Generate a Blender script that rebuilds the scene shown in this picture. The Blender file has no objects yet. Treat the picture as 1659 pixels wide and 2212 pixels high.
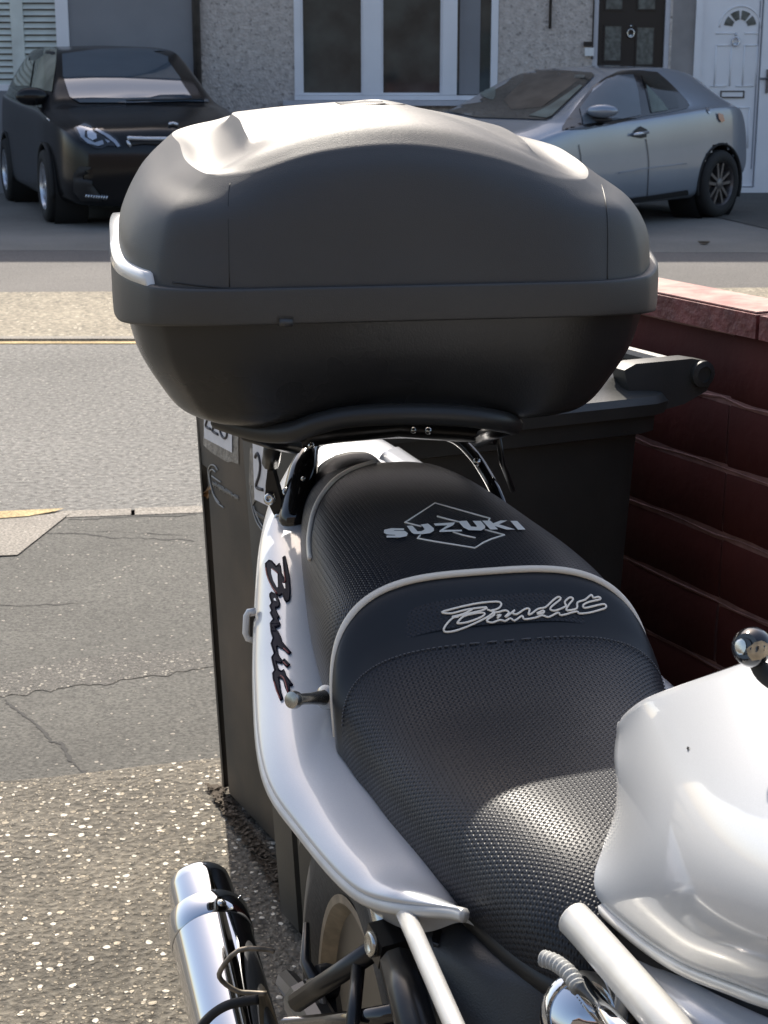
import bpy, bmesh, math, random
from mathutils import Vector, Matrix
from mathutils.bvhtree import BVHTree
from mathutils.geometry import tessellate_polygon
random.seed(7)
scene = bpy.context.scene
COL = scene.collection
R = math.radians
V = Vector

# ---------------------------------------------------------------- camera
PITCH = R(15.1); CH = 1.42
FPX = 3580.0; CX = 829.5; CY = 1106.0
cam_d = bpy.data.cameras.new('camera'); cam = bpy.data.objects.new('camera', cam_d); COL.objects.link(cam)
cam.location = (0, 0, CH); cam.rotation_euler = (R(90) - PITCH, 0, 0)
cam_d.sensor_fit = 'VERTICAL'; cam_d.sensor_height = 36.0; cam_d.lens = FPX / 2212.0 * 36.0
cam_d.clip_start = 0.05; cam_d.clip_end = 2000
cam_d.dof.use_dof = True; cam_d.dof.focus_distance = 1.75; cam_d.dof.aperture_fstop = 30
scene.camera = cam
scene.render.resolution_x = 768; scene.render.resolution_y = 1024

# ---------------------------------------------------------------- sky and sun
SUN_EL = R(47.5); SUN_AZ = R(-10)            # azimuth from +Y towards +X
w = bpy.data.worlds.new("World"); scene.world = w; w.use_nodes = True
nt = w.node_tree; bg = nt.nodes['Background']
sky = nt.nodes.new('ShaderNodeTexSky'); sky.sky_type = 'NISHITA'; sky.sun_disc = False
sky.sun_elevation = SUN_EL; sky.sun_rotation = SUN_AZ; sky.altitude = 50; sky.air_density = 1.0; sky.dust_density = 2.5
wb = nt.nodes.new('ShaderNodeMix'); wb.data_type = 'RGBA'; wb.blend_type = 'MULTIPLY'; wb.inputs[0].default_value = 1.0
wb.inputs[7].default_value = (1.05, 1.0, 0.94, 1)      # camera white balance
nt.links.new(sky.outputs[0], wb.inputs[6]); nt.links.new(wb.outputs[2], bg.inputs[0]); bg.inputs[1].default_value = 0.15
sd = bpy.data.lights.new('sun', 'SUN'); so = bpy.data.objects.new('sun', sd); COL.objects.link(so)
sd.energy = 3.9; sd.angle = R(0.53); sd.color = (1.0, 0.93, 0.82)
sun_dir = V((math.sin(SUN_AZ) * math.cos(SUN_EL), math.cos(SUN_AZ) * math.cos(SUN_EL), math.sin(SUN_EL)))
so.rotation_euler = sun_dir.to_track_quat('Z', 'Y').to_euler()
scene.view_settings.view_transform = 'Standard'; scene.view_settings.look = 'None'
scene.view_settings.exposure = 0.75; scene.view_settings.gamma = 1.0

# ---------------------------------------------------------------- measuring helpers (sight lines to real planes)
cP, sP = math.cos(PITCH), math.sin(PITCH)
EYE = V((0, 0, CH))
def ray(x, y):
    u = (CY - y) / FPX
    return V(((x - CX) / FPX, cP + u * sP, -sP + u * cP))
def atZ(x, y, z=0.0):
    r = ray(x, y); return EYE + r * ((z - CH) / r.z)
def atY(x, y, Y):
    r = ray(x, y); return EYE + r * (Y / r.y)
def atP(x, y, p0, n):
    r = ray(x, y); return EYE + r * ((p0 - EYE).dot(n) / r.dot(n))
def zd(x, y, x0, y0, s):                       # reading of an enlarged crop
    return ((x0 + x / s) * 0.86406, (y0 + y / s) * 0.86406)

# ---------------------------------------------------------------- materials
MATS = {}
def ramp(nt, fac, stops):
    r = nt.nodes.new('ShaderNodeValToRGB'); nt.links.new(fac, r.inputs[0])
    e = r.color_ramp.elements
    while len(e) < len(stops): e.new(0.5)
    for i, (p, c) in enumerate(stops):
        e[i].position = p; e[i].color = (c[0], c[1], c[2], 1) if hasattr(c, '__len__') else (c, c, c, 1)
    return r.outputs[0]
def N(nt, t, **k):
    n = nt.nodes.new(t)
    for a, b in k.items(): setattr(n, a, b)
    return n
def mathn(nt, op, a, b=None, c=None):
    n = nt.nodes.new('ShaderNodeMath'); n.operation = op
    for i, v in enumerate((a, b, c)):
        if v is None: continue
        if isinstance(v, (int, float)): n.inputs[i].default_value = v
        else: nt.links.new(v, n.inputs[i])
    return n.outputs[0]
def mixc(nt, fac, a, b, blend='MIX'):
    n = nt.nodes.new('ShaderNodeMix'); n.data_type = 'RGBA'; n.blend_type = blend
    for i, v in ((0, fac), (6, a), (7, b)):
        if isinstance(v, (int, float)): n.inputs[i].default_value = v
        elif isinstance(v, (tuple, list)): n.inputs[i].default_value = (v[0], v[1], v[2], 1)
        else: nt.links.new(v, n.inputs[i])
    return n.outputs[2]
def mat(name, col, rough=0.5, metal=0.0, coat=0.0, var=0.0, vscale=20.0, bump=0.0, bscale=200.0, col2=None, detail=4, spec=0.5, rvar=0.0):
    m = bpy.data.materials.new(name); m.use_nodes = True; MATS[name] = m
    nt = m.node_tree; b = nt.nodes['Principled BSDF']
    b.inputs['Base Color'].default_value = (*col, 1); b.inputs['Roughness'].default_value = rough
    b.inputs['Metallic'].default_value = metal; b.inputs['Coat Weight'].default_value = coat
    b.inputs['Coat Roughness'].default_value = 0.05; b.inputs['Specular IOR Level'].default_value = spec
    tc = N(nt, 'ShaderNodeTexCoord')
    if var or col2:
        n = N(nt, 'ShaderNodeTexNoise'); n.inputs['Scale'].default_value = vscale; n.inputs['Detail'].default_value = detail
        nt.links.new(tc.outputs['Object'], n.inputs['Vector'])
        c2 = col2 if col2 else tuple(min(1, c * (1 + var)) for c in col)
        c1 = col if col2 else tuple(c * (1 - var) for c in col)
        nt.links.new(ramp(nt, n.outputs[0], [(0.35, c1), (0.65, c2)]), b.inputs['Base Color'])
        if rvar:
            nt.links.new(ramp(nt, n.outputs[0], [(0.3, rough), (0.7, min(1, rough + rvar))]), b.inputs['Roughness'])
    if bump:
        n2 = N(nt, 'ShaderNodeTexNoise'); n2.inputs['Scale'].default_value = bscale; n2.inputs['Detail'].default_value = 3
        nt.links.new(tc.outputs['Object'], n2.inputs['Vector'])
        bp = N(nt, 'ShaderNodeBump'); bp.inputs['Strength'].default_value = bump; bp.inputs['Distance'].default_value = 0.5 / bscale
        nt.links.new(n2.outputs[0], bp.inputs['Height']); nt.links.new(bp.outputs[0], b.inputs['Normal'])
    return m
mat('box_plastic', (0.027, 0.027, 0.026), 0.50, spec=0.95, bump=0.7, bscale=1100, var=0.12, vscale=7)
mat('box_base', (0.018, 0.018, 0.018), 0.23, bump=0.2, bscale=500, var=0.15, vscale=6, rvar=0.1)
mat('rack_black', (0.022, 0.022, 0.021), 0.42)
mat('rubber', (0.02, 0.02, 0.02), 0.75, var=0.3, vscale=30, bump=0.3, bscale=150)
mat('gloss_black', (0.008, 0.008, 0.009), 0.12, coat=0.6)
mat('black_paint', (0.012, 0.012, 0.013), 0.3, var=0.3, vscale=15)
mat('side_black', (0.035, 0.037, 0.04), 0.42, bump=0.4, bscale=600)
mat('vinyl', (0.010, 0.012, 0.015), 0.42, spec=0.35, bump=0.25, bscale=1400, var=0.1, vscale=20)
mat('piping', (0.80, 0.72, 0.60), 0.45)
mat('thread', (0.97, 0.88, 0.75), 0.7)
mat('stitch', (0.10, 0.10, 0.105), 0.6)
mat('silver_paint', (0.56, 0.575, 0.595), 0.36, metal=0.22, coat=1.0, var=0.03, vscale=900)
mat('silver_dull', (0.55, 0.54, 0.51), 0.38, metal=0.15, coat=0.4, var=0.08, vscale=30)
mat('chrome', (0.62, 0.63, 0.65), 0.05, metal=1.0, bump=0.004, bscale=14)
mat('steel', (0.55, 0.55, 0.53), 0.25, metal=1.0, var=0.2, vscale=40)
mat('bobbin_steel', (0.42, 0.40, 0.36), 0.25, metal=0.9, var=0.3, vscale=80)
mat('dirty_metal', (0.22, 0.19, 0.15), 0.55, metal=0.5, var=0.4, vscale=60)
mat('rim_dusty', (0.20, 0.17, 0.13), 0.45, metal=0.5, var=0.25, vscale=40)
mat('decal_dark', (0.012, 0.010, 0.022), 0.5, spec=0.08)
mat('decal_red', (0.22, 0.015, 0.02), 0.4)
mat('reflector_white', (0.85, 0.85, 0.82), 0.16, coat=1.0)
mat('white_plastic', (0.80, 0.80, 0.78), 0.35, var=0.05, vscale=40)
mat('hose_grey', (0.42, 0.42, 0.40), 0.5)
mat('tan_worn', (0.42, 0.32, 0.20), 0.8, var=0.35, vscale=120, bump=0.5, bscale=300)
mat('coping', (0.16, 0.042, 0.04), 0.6, var=0.25, vscale=25, bump=0.6, bscale=60)
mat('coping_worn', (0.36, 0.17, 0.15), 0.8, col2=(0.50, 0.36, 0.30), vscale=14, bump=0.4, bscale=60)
mat('mortar', (0.30, 0.16, 0.14), 0.85, var=0.2, vscale=40)
mat('label_white', (0.72, 0.71, 0.72), 0.4, var=0.05, vscale=60)
mat('label_ink', (0.03, 0.03, 0.04), 0.5)
mat('logo_grey', (0.36, 0.36, 0.34), 0.6)
mat('tape', (0.20, 0.185, 0.16), 0.25, var=0.3, vscale=70, bump=0.4, bscale=90)
mat('rust_stain', (0.25, 0.14, 0.06), 0.8, var=0.3, vscale=90)
mat('bin_plastic', (0.030, 0.029, 0.026), 0.5, col2=(0.115, 0.088, 0.062), vscale=4, bump=0.15, bscale=300, detail=6)
mat('bin_dark', (0.024, 0.025, 0.022), 0.5, col2=(0.045, 0.043, 0.038), vscale=5, bump=0.15, bscale=300, detail=6)
mat('bin_lid', (0.035, 0.037, 0.035), 0.42, col2=(0.055, 0.056, 0.053), vscale=6, bump=0.15, bscale=300)
mat('upvc', (0.80, 0.80, 0.82), 0.35, var=0.03, vscale=3)
mat('upvc_dull', (0.52, 0.52, 0.55), 0.4, var=0.06, vscale=5)
mat('shadow_line', (0.25, 0.26, 0.30), 0.6)
mat('window_glass', (0.030, 0.034, 0.034), 0.05, spec=0.6, col2=(0.075, 0.085, 0.08), vscale=2.2, detail=5)
mat('frosted', (0.11, 0.12, 0.11), 0.3, var=0.4, vscale=18)
mat('door_black', (0.010, 0.011, 0.012), 0.3)
mat('pipe_brown', (0.07, 0.06, 0.052), 0.6, var=0.3, vscale=8)
mat('render_grey', (0.24, 0.24, 0.25), 0.8, var=0.06, vscale=2, bump=0.1, bscale=40)
mat('render_patchy', (0.25, 0.235, 0.225), 0.9, col2=(0.34, 0.315, 0.305), vscale=2.5, bump=0.3, bscale=60)
mat('slat_white', (0.62, 0.65, 0.60), 0.5, var=0.12, vscale=4)
mat('roof_tile', (0.16, 0.10, 0.08), 0.8, var=0.3, vscale=6, bump=0.4, bscale=12)
mat('car_silver', (0.25, 0.29, 0.35), 0.28, metal=0.45, coat=1.0, var=0.03, vscale=2)
mat('car_black', (0.006, 0.006, 0.007), 0.2, spec=0.4)
mat('car_glass', (0.018, 0.020, 0.020), 0.04, spec=0.7, var=0.5, vscale=2.2)
mat('car_glass_clear', (0.10, 0.12, 0.13), 0.05, spec=0.7, var=0.3, vscale=2)
mat('side_glass_pale', (0.16, 0.165, 0.13), 0.08, spec=0.6, col2=(0.30, 0.30, 0.24), vscale=3)
mat('side_glass_blue', (0.075, 0.09, 0.105), 0.06, spec=0.7, col2=(0.10, 0.12, 0.14), vscale=1.5)
mat('car_trim', (0.015, 0.015, 0.016), 0.5)
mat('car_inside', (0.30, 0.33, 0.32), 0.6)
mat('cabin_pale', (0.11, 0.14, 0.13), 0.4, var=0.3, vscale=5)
mat('cabin_brown', (0.065, 0.055, 0.045), 0.4, var=0.4, vscale=5)
mat('tyre', (0.014, 0.014, 0.014), 0.8, bump=0.3, bscale=90)
mat('alloy', (0.15, 0.14, 0.14), 0.4, metal=0.7, var=0.2, vscale=20)
mat('alloy_bright', (0.60, 0.62, 0.66), 0.25, metal=0.8)
mat('lamp_clear', (0.34, 0.37, 0.42), 0.08, metal=0.6, coat=1.0)
mat('lamp_red', (0.30, 0.05, 0.03), 0.2, coat=1.0)
mat('amber', (0.55, 0.30, 0.10), 0.25, coat=1.0)
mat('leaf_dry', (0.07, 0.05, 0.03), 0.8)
mat('moss_brick', (0.075, 0.062, 0.052), 0.85, col2=(0.12, 0.10, 0.085), vscale=6, bump=0.3, bscale=20)
mat('screen_glass', (0.05, 0.075, 0.10), 0.05); MATS['screen_glass'].node_tree.nodes['Principled BSDF'].inputs['IOR'].default_value = 2.8
mat('badge_grey', (0.09, 0.09, 0.088), 0.3)

# weave: padded vinyl with rows of small dimples, laid out on the surface's own metric UVs
def seat_weave():
    m = bpy.data.materials.new('seat_weave'); m.use_nodes = True; MATS['seat_weave'] = m
    nt = m.node_tree; b = nt.nodes['Principled BSDF']
    uv = N(nt, 'ShaderNodeUVMap'); sep = N(nt, 'ShaderNodeSeparateXYZ'); nt.links.new(uv.outputs[0], sep.inputs[0])
    P_ = 0.0050
    a = mathn(nt, 'MULTIPLY', sep.outputs[0], 2 * math.pi / P_)
    c = mathn(nt, 'MULTIPLY', sep.outputs[1], 2 * math.pi / P_)
    sa = mathn(nt, 'SINE', a); sc = mathn(nt, 'SINE', c)
    pr = mathn(nt, 'ADD', mathn(nt, 'MULTIPLY', mathn(nt, 'MULTIPLY', sa, sc), 0.75), mathn(nt, 'MULTIPLY', sa, 0.30))
    hgt = mathn(nt, 'SMOOTH_MIN', mathn(nt, 'ADD', pr, 0.25), 0.30, 0.2)
    bp = N(nt, 'ShaderNodeBump'); bp.inputs['Strength'].default_value = 0.75; bp.inputs['Distance'].default_value = 0.0009
    nt.links.new(hgt, bp.inputs['Height']); nt.links.new(bp.outputs[0], b.inputs['Normal'])
    nt.links.new(ramp(nt, mathn(nt, 'MULTIPLY_ADD', pr, 0.5, 0.5), [(0.12, (0.003, 0.003, 0.004)), (0.5, (0.011, 0.013, 0.018))]), b.inputs['Base Color'])
    b.inputs['Roughness'].default_value = 0.40; b.inputs['Specular IOR Level'].default_value = 0.36
seat_weave()

def ground_mat(name, base, fleck, fleck2, vsc, thr, bumpd, rough=0.85, big=(0.85, 1.12), bigscale=1.5, tar=None, detail_sc=120):
    m = bpy.data.materials.new(name); m.use_nodes = True; MATS[name] = m
    nt = m.node_tree; b = nt.nodes['Principled BSDF']; b.inputs['Roughness'].default_value = rough
    tc = N(nt, 'ShaderNodeTexCoord'); O_ = tc.outputs['Object']
    nz = N(nt, 'ShaderNodeTexNoise'); nz.inputs['Scale'].default_value = bigscale; nz.inputs['Detail'].default_value = 6; nt.links.new(O_, nz.inputs['Vector'])
    fine = N(nt, 'ShaderNodeTexNoise'); fine.inputs['Scale'].default_value = detail_sc; fine.inputs['Detail'].default_value = 3; nt.links.new(O_, fine.inputs['Vector'])
    # warp so pebbles are irregular
    wz = N(nt, 'ShaderNodeTexNoise'); wz.inputs['Scale'].default_value = vsc * 0.9; nt.links.new(O_, wz.inputs['Vector'])
    wv = N(nt, 'ShaderNodeVectorMath', operation='SCALE'); nt.links.new(wz.outputs[1], wv.inputs[0]); wv.inputs['Scale'].default_value = 0.7 / vsc
    ad = N(nt, 'ShaderNodeVectorMath', operation='ADD'); nt.links.new(O_, ad.inputs[0]); nt.links.new(wv.outputs[0], ad.inputs[1])
    vo = N(nt, 'ShaderNodeTexVoronoi'); vo.inputs['Scale'].default_value = vsc; nt.links.new(ad.outputs[0], vo.inputs['Vector'])
    vo2 = N(nt, 'ShaderNodeTexVoronoi'); vo2.inputs['Scale'].default_value = vsc * 2.1; nt.links.new(ad.outputs[0], vo2.inputs['Vector'])
    def sel(v, t):
        sp = N(nt, 'ShaderNodeSeparateColor'); nt.links.new(v.outputs['Color'], sp.inputs[0])
        rad = mathn(nt, 'MULTIPLY_ADD', sp.outputs[1], 0.28, 0.16)
        inside = mathn(nt, 'SUBTRACT', rad, v.outputs['Distance'])
        inside = mathn(nt, 'MULTIPLY', inside, 14.0); inside = mathn(nt, 'MINIMUM', mathn(nt, 'MAXIMUM', inside, 0.0), 1.0)
        pick = mathn(nt, 'GREATER_THAN', sp.outputs[0], t)
        return mathn(nt, 'MULTIPLY', inside, pick), sp.outputs[2]
    s1, h1 = sel(vo, thr); s2, h2 = sel(vo2, thr - 0.12)
    cb = ramp(nt, fine.outputs[0], [(0.3, tuple(c * 0.45 for c in base)), (0.7, tuple(min(1, c * 1.45) for c in base))])
    cb = mixc(nt, 1.0, cb, ramp(nt, nz.outputs[0], [(0.3, big[0]), (0.7, big[1])]), 'MULTIPLY')
    fl = mixc(nt, h1, fleck2, fleck)
    cb = mixc(nt, mathn(nt, 'MULTIPLY', s2, 0.75), cb, fleck2)
    cb = mixc(nt, s1, cb, fl)
    nt.links.new(cb, b.inputs['Base Color'])
    hh = mathn(nt, 'ADD', mathn(nt, 'MULTIPLY', s1, 0.8), mathn(nt, 'MULTIPLY', fine.outputs[0], 1.0))
    hh = mathn(nt, 'ADD', hh, mathn(nt, 'MULTIPLY', s2, 0.4))
    bp = N(nt, 'ShaderNodeBump'); bp.inputs['Strength'].default_value = 0.9; bp.inputs['Distance'].default_value = bumpd
    nt.links.new(hh, bp.inputs['Height']); nt.links.new(bp.outputs[0], b.inputs['Normal'])
ground_mat('aggregate', (0.124, 0.110, 0.086), (0.80, 0.74, 0.62), (0.42, 0.36, 0.27), 60, 0.36, 0.013, big=(0.75, 1.3), bigscale=3.0, detail_sc=75)
ground_mat('aggregate_far', (0.26, 0.225, 0.165), (0.62, 0.55, 0.43), (0.45, 0.38, 0.28), 30, 0.7, 0.008, big=(0.85, 1.12), bigscale=2, detail_sc=40)
ground_mat('road_asphalt', (0.155, 0.150, 0.138), (0.42, 0.40, 0.35), (0.30, 0.285, 0.255), 60, 0.62, 0.012, big=(0.8, 1.15), bigscale=0.9, detail_sc=42)
ground_mat('pavement_asphalt', (0.085, 0.082, 0.072), (0.40, 0.36, 0.30), (0.17, 0.16, 0.14), 85, 0.93, 0.004, big=(0.86, 1.16), bigscale=2.2, detail_sc=130)
ground_mat('tarmac_far', (0.135, 0.125, 0.115), (0.2, 0.2, 0.19), (0.16, 0.15, 0.14), 40, 0.9, 0.003, bigscale=0.7)
ground_mat('concrete_drive', (0.20, 0.19, 0.17), (0.25, 0.24, 0.22), (0.22, 0.2, 0.18), 30, 0.9, 0.003, bigscale=0.8, big=(0.75, 1.2))
ground_mat('kerb_stone', (0.26, 0.235, 0.20), (0.4, 0.37, 0.32), (0.3, 0.27, 0.23), 60, 0.8, 0.003, bigscale=5)
ground_mat('chip_patch', (0.09, 0.085, 0.075), (0.40, 0.37, 0.31), (0.25, 0.23, 0.20), 80, 0.30, 0.006, bigscale=3)
ground_mat('line_yellow', (0.50, 0.37, 0.18), (0.6, 0.48, 0.26), (0.4, 0.31, 0.16), 60, 0.8, 0.002, bigscale=8, big=(0.7, 1.15))

def pebbledash():
    m = bpy.data.materials.new('pebbledash'); m.use_nodes = True; MATS['pebbledash'] = m
    nt = m.node_tree; b = nt.nodes['Principled BSDF']; b.inputs['Roughness'].default_value = 0.9
    tc = N(nt, 'ShaderNodeTexCoord'); O_ = tc.outputs['Object']
    vo = N(nt, 'ShaderNodeTexVoronoi'); vo.inputs['Scale'].default_value = 38; nt.links.new(O_, vo.inputs['Vector'])
    n = N(nt, 'ShaderNodeTexNoise'); n.inputs['Scale'].default_value = 14; n.inputs['Detail'].default_value = 6; nt.links.new(O_, n.inputs['Vector'])
    c = ramp(nt, n.outputs[0], [(0.32, (0.43, 0.38, 0.34)), (0.5, (0.52, 0.46, 0.415)), (0.68, (0.59, 0.53, 0.48))])
    sp = N(nt, 'ShaderNodeSeparateColor'); nt.links.new(vo.outputs['Color'], sp.inputs[0])
    c = mixc(nt, 1.0, c, ramp(nt, sp.outputs[0], [(0.0, 0.62), (0.12, 0.97), (1.0, 1.08)]), 'MULTIPLY')
    nt.links.new(c, b.inputs['Base Color'])
    bp = N(nt, 'ShaderNodeBump'); bp.inputs['Strength'].default_value = 0.8; bp.inputs['Distance'].default_value = 0.01
    nt.links.new(vo.outputs['Distance'], bp.inputs['Height']); nt.links.new(bp.outputs[0], b.inputs['Normal'])
pebbledash()

def painted_block():
    m = bpy.data.materials.new('red_block'); m.use_nodes = True; MATS['red_block'] = m
    nt = m.node_tree; b = nt.nodes['Principled BSDF']; b.inputs['Roughness'].default_value = 0.8; b.inputs['Specular IOR Level'].default_value = 0.25
    tc = N(nt, 'ShaderNodeTexCoord'); O_ = tc.outputs['Object']
    n = N(nt, 'ShaderNodeTexNoise'); n.inputs['Scale'].default_value = 5; n.inputs['Detail'].default_value = 7; nt.links.new(O_, n.inputs['Vector'])
    n2 = N(nt, 'ShaderNodeTexNoise'); n2.inputs['Scale'].default_value = 35; n2.inputs['Detail'].default_value = 4; nt.links.new(O_, n2.inputs['Vector'])
    c = ramp(nt, n.outputs[0], [(0.3, (0.055, 0.013, 0.011)), (0.7, (0.095, 0.021, 0.017))])
    nt.links.new(c, b.inputs['Base Color'])
    bp = N(nt, 'ShaderNodeBump'); bp.inputs['Strength'].default_value = 0.3; bp.inputs['Distance'].default_value = 0.006
    nt.links.new(n2.outputs[0], bp.inputs['Height']); nt.links.new(bp.outputs[0], b.inputs['Normal'])
painted_block()

# ---------------------------------------------------------------- object helpers
def tag(o, label=None, cat=None, group=None, kind=None):
    if label: o['label'] = label
    if cat: o['category'] = cat
    if group: o['group'] = group
    if kind: o['kind'] = kind
    return o
def thing(name, loc, label, cat, rz=0.0, group=None):
    o = bpy.data.objects.new(name, None); COL.objects.link(o)
    o.location = loc; o.rotation_euler = (0, 0, rz); o.empty_display_size = 0.1
    return tag(o, label, cat, group)
BV = {}
def root_of(o):
    while o.parent: o = o.parent
    return o
def rootmat(o):
    r = root_of(o); return Matrix.Translation(r.location) @ Matrix.Rotation(r.rotation_euler[2], 4, 'Z')
def mesh(name, verts, faces, m, parent=None, smooth=True, world=True, uvs=None, autosmooth=None, label=None):
    """verts are in world space unless world=False (then in the space of the thing's root)"""
    vs = [V(v) for v in verts]
    if parent is not None and world:
        inv = rootmat(parent).inverted(); vs = [inv @ v for v in vs]
    me = bpy.data.meshes.new(name); me.from_pydata(vs, [], faces); me.update()
    if uvs:
        ul = me.uv_layers.new(name='UVMap')
        for l in me.loops: ul.data[l.index].uv = uvs[l.vertex_index]
    bm = bmesh.new(); bm.from_mesh(me); bmesh.ops.recalc_face_normals(bm, faces=bm.faces); bm.to_mesh(me); bm.free()
    if smooth:
        me.polygons.foreach_set('use_smooth', [True] * len(me.polygons))
        if autosmooth: me.set_sharp_from_angle(angle=R(autosmooth))
    ms = m if isinstance(m, (list, tuple)) else [m]
    for k in ms: me.materials.append(MATS[k])
    o = bpy.data.objects.new(name, me); COL.objects.link(o)
    if parent is not None: o.parent = parent
    if label: o['label'] = label
    return o
class MB:
    def __init__(s): s.v = []; s.f = []
    def add(s, v, f):
        n = len(s.v); s.v += [V(a) for a in v]; s.f += [tuple(i + n for i in q) for q in f]; return s
    def box(s, x0, x1, y0, y1, z0, z1, M=None):
        v = [V((x, y, z)) for z in (z0, z1) for y in (y0, y1) for x in (x0, x1)]
        if M: v = [M @ a for a in v]
        return s.add(v, [(0, 2, 3, 1), (4, 5, 7, 6), (0, 1, 5, 4), (2, 6, 7, 3), (0, 4, 6, 2), (1, 3, 7, 5)])
    def tube(s, path, r, n=10, flat=None, closed=False, caps=True, up=V((0, 0, 1))):
        path = [V(p) for p in path]; m = len(path); rs = r if isinstance(r, (list, tuple)) else [r] * m
        base = len(s.v)
        prev = None
        for i, p in enumerate(path):
            a = path[(i - 1) % m] if (closed or i > 0) else path[i]; b = path[(i + 1) % m] if (closed or i < m - 1) else path[i]
            t = (b - a).normalized()
            if prev is None:
                u = up - t * up.dot(t)
                if u.length < 1e-3: u = V((1, 0, 0)) - t * t.x
            else: u = prev - t * prev.dot(t)
            u.normalize(); prev = u; q = t.cross(u)
            fl = flat if flat else 1.0
            for k in range(n):
                A = 2 * math.pi * k / n
                s.v.append(p + u * (math.cos(A) * rs[i] * fl) + q * (math.sin(A) * rs[i]))
        segs = m if closed else m - 1
        for i in range(segs):
            for k in range(n):
                a = base + i * n + k; b = base + i * n + (k + 1) % n
                c = base + ((i + 1) % m) * n + (k + 1) % n; d = base + ((i + 1) % m) * n + k
                s.f.append((a, b, c, d))
        if caps and not closed:
            s.f.append(tuple(base + k for k in range(n))[::-1]); s.f.append(tuple(base + (m - 1) * n + k for k in range(n)))
        return s
    def lathe(s, prof, M, n=24, caps=True):
        base = len(s.v); m = len(prof)
        for (r, z) in prof:
            for k in range(n):
                A = 2 * math.pi * k / n; s.v.append(M @ V((r * math.cos(A), r * math.sin(A), z)))
        for i in range(m - 1):
            for k in range(n):
                s.f.append((base + i * n + k, base + i * n + (k + 1) % n, base + (i + 1) * n + (k + 1) % n, base + (i + 1) * n + k))
        if caps:
            s.f.append(tuple(base + k for k in range(n))[::-1]); s.f.append(tuple(base + (m - 1) * n + k for k in range(n)))
        return s
    def prism(s, poly, off):
        """poly: world points of a flat outline, thickened by the vector off"""
        n = len(poly); tri = tessellate_polygon([[V(p) for p in poly]]); base = len(s.v)
        s.v += [V(p) for p in poly] + [V(p) + off for p in poly]
        for t in tri:
            s.f.append(tuple(base + i for i in t)); s.f.append(tuple(base + n + i for i in t[::-1]))
        for i in range(n): s.f.append((base + i, base + (i + 1) % n, base + n + (i + 1) % n, base + n + i))
        return s
    def build(s, name, m, parent=None, **k): return mesh(name, s.v, s.f, m, parent, **k)
def frame(p, d, up=V((0, 0, 1))):
    """matrix with local Z along d at p"""
    z = V(d).normalized(); x = up.cross(z)
    if x.length < 1e-4: x = V((1, 0, 0))
    x.normalize(); y = z.cross(x)
    M = Matrix((x, y, z)).transposed().to_4x4(); M.translation = V(p); return M
def cr(p0, p1, p2, p3, t):
    return 0.5 * ((2 * p1) + (p2 - p0) * t + (2 * p0 - 5 * p1 + 4 * p2 - p3) * t * t + (3 * p1 - p0 - 3 * p2 + p3) * t * t * t)
def spl(pts, n, closed=False):
    out = []; m = len(pts); segs = m if closed else m - 1
    for i in range(segs):
        if closed: q = [pts[(i + k) % m] for k in (-1, 0, 1, 2)]
        else: q = [pts[max(0, i - 1)], pts[i], pts[i + 1], pts[min(m - 1, i + 2)]]
        for k in range(n): out.append(cr(*q, k / n))
    if not closed: out.append(pts[-1])
    return out
def lerp_table(tab, x):
    """smooth table lookup; tab rows (x, a, b, ...)"""
    n = len(tab)
    if x <= tab[0][0]: return list(tab[0][1:])
    if x >= tab[-1][0]: return list(tab[-1][1:])
    for i in range(n - 1):
        if tab[i][0] <= x <= tab[i + 1][0]:
            t = (x - tab[i][0]) / (tab[i + 1][0] - tab[i][0])
            def tan(j, k):
                a, b = max(0, j - 1), min(n - 1, j + 1)
                return (tab[b][k] - tab[a][k]) / (tab[b][0] - tab[a][0])
            h = tab[i + 1][0] - tab[i][0]; out = []
            for k in range(1, len(tab[0])):
                p0, p1 = tab[i][k], tab[i + 1][k]; m0, m1 = tan(i, k) * h, tan(i + 1, k) * h
                out.append((2 * t**3 - 3 * t**2 + 1) * p0 + (t**3 - 2 * t**2 + t) * m0 + (-2 * t**3 + 3 * t**2) * p1 + (t**3 - t**2) * m1)
            return out
def gridfaces(nr, nc, closed=False):
    f = []
    for i in range(nr - 1):
        for j in range(nc if closed else nc - 1):
            f.append((i * nc + j, i * nc + (j + 1) % nc, (i + 1) * nc + (j + 1) % nc, (i + 1) * nc + j))
    return f
def surf(rows, nu, nv, closed=False):
    a = [spl([V(p) for p in r], nv, closed) for r in rows]
    cols = len(a[0]); res = [spl([a[i][j] for i in range(len(a))], nu) for j in range(cols)]
    nr = len(res[0]); vs = [res[j][i] for i in range(nr) for j in range(cols)]
    return vs, gridfaces(nr, cols, closed), nr, cols
def relax(vs, nr, nc, it, i0=1, i1=1, j0=1, j1=1):
    g = [V(v) for v in vs]
    for _ in range(it):
        n = list(g)
        for i in range(i0, nr - i1):
            for j in range(j0, nc - j1):
                k = i * nc + j; n[k] = g[k] * .3 + (g[k - 1] + g[k + 1] + g[k - nc] + g[k + nc]) * .175
        g = n
    return g
def bvh(vs, fs): return BVHTree.FromPolygons([V(v) for v in vs], fs)
def hitpx(tree, x, y, off=0.0015):
    r = ray(x, y).normalized(); h, n, i, d = tree.ray_cast(EYE, r)
    if h is None: return None
    if n.dot(r) > 0: n = -n
    return h + n * off
def paint_line(tree, pts, r, off=0.0008, sm=6, closed=False, n=6, mb=None):
    """raised line laid on a surface along a smooth curve"""
    q = spl([V((p[0], p[1], 0)) for p in pts], sm, closed) if sm > 1 else [V((p[0], p[1], 0)) for p in pts]
    path = [hitpx(tree, p.x, p.y, off) for p in q]; path = [p for p in path if p]
    mb = mb or MB()
    if len(path) > 1: mb.tube(path, r, n=n)
    return mb
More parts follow.
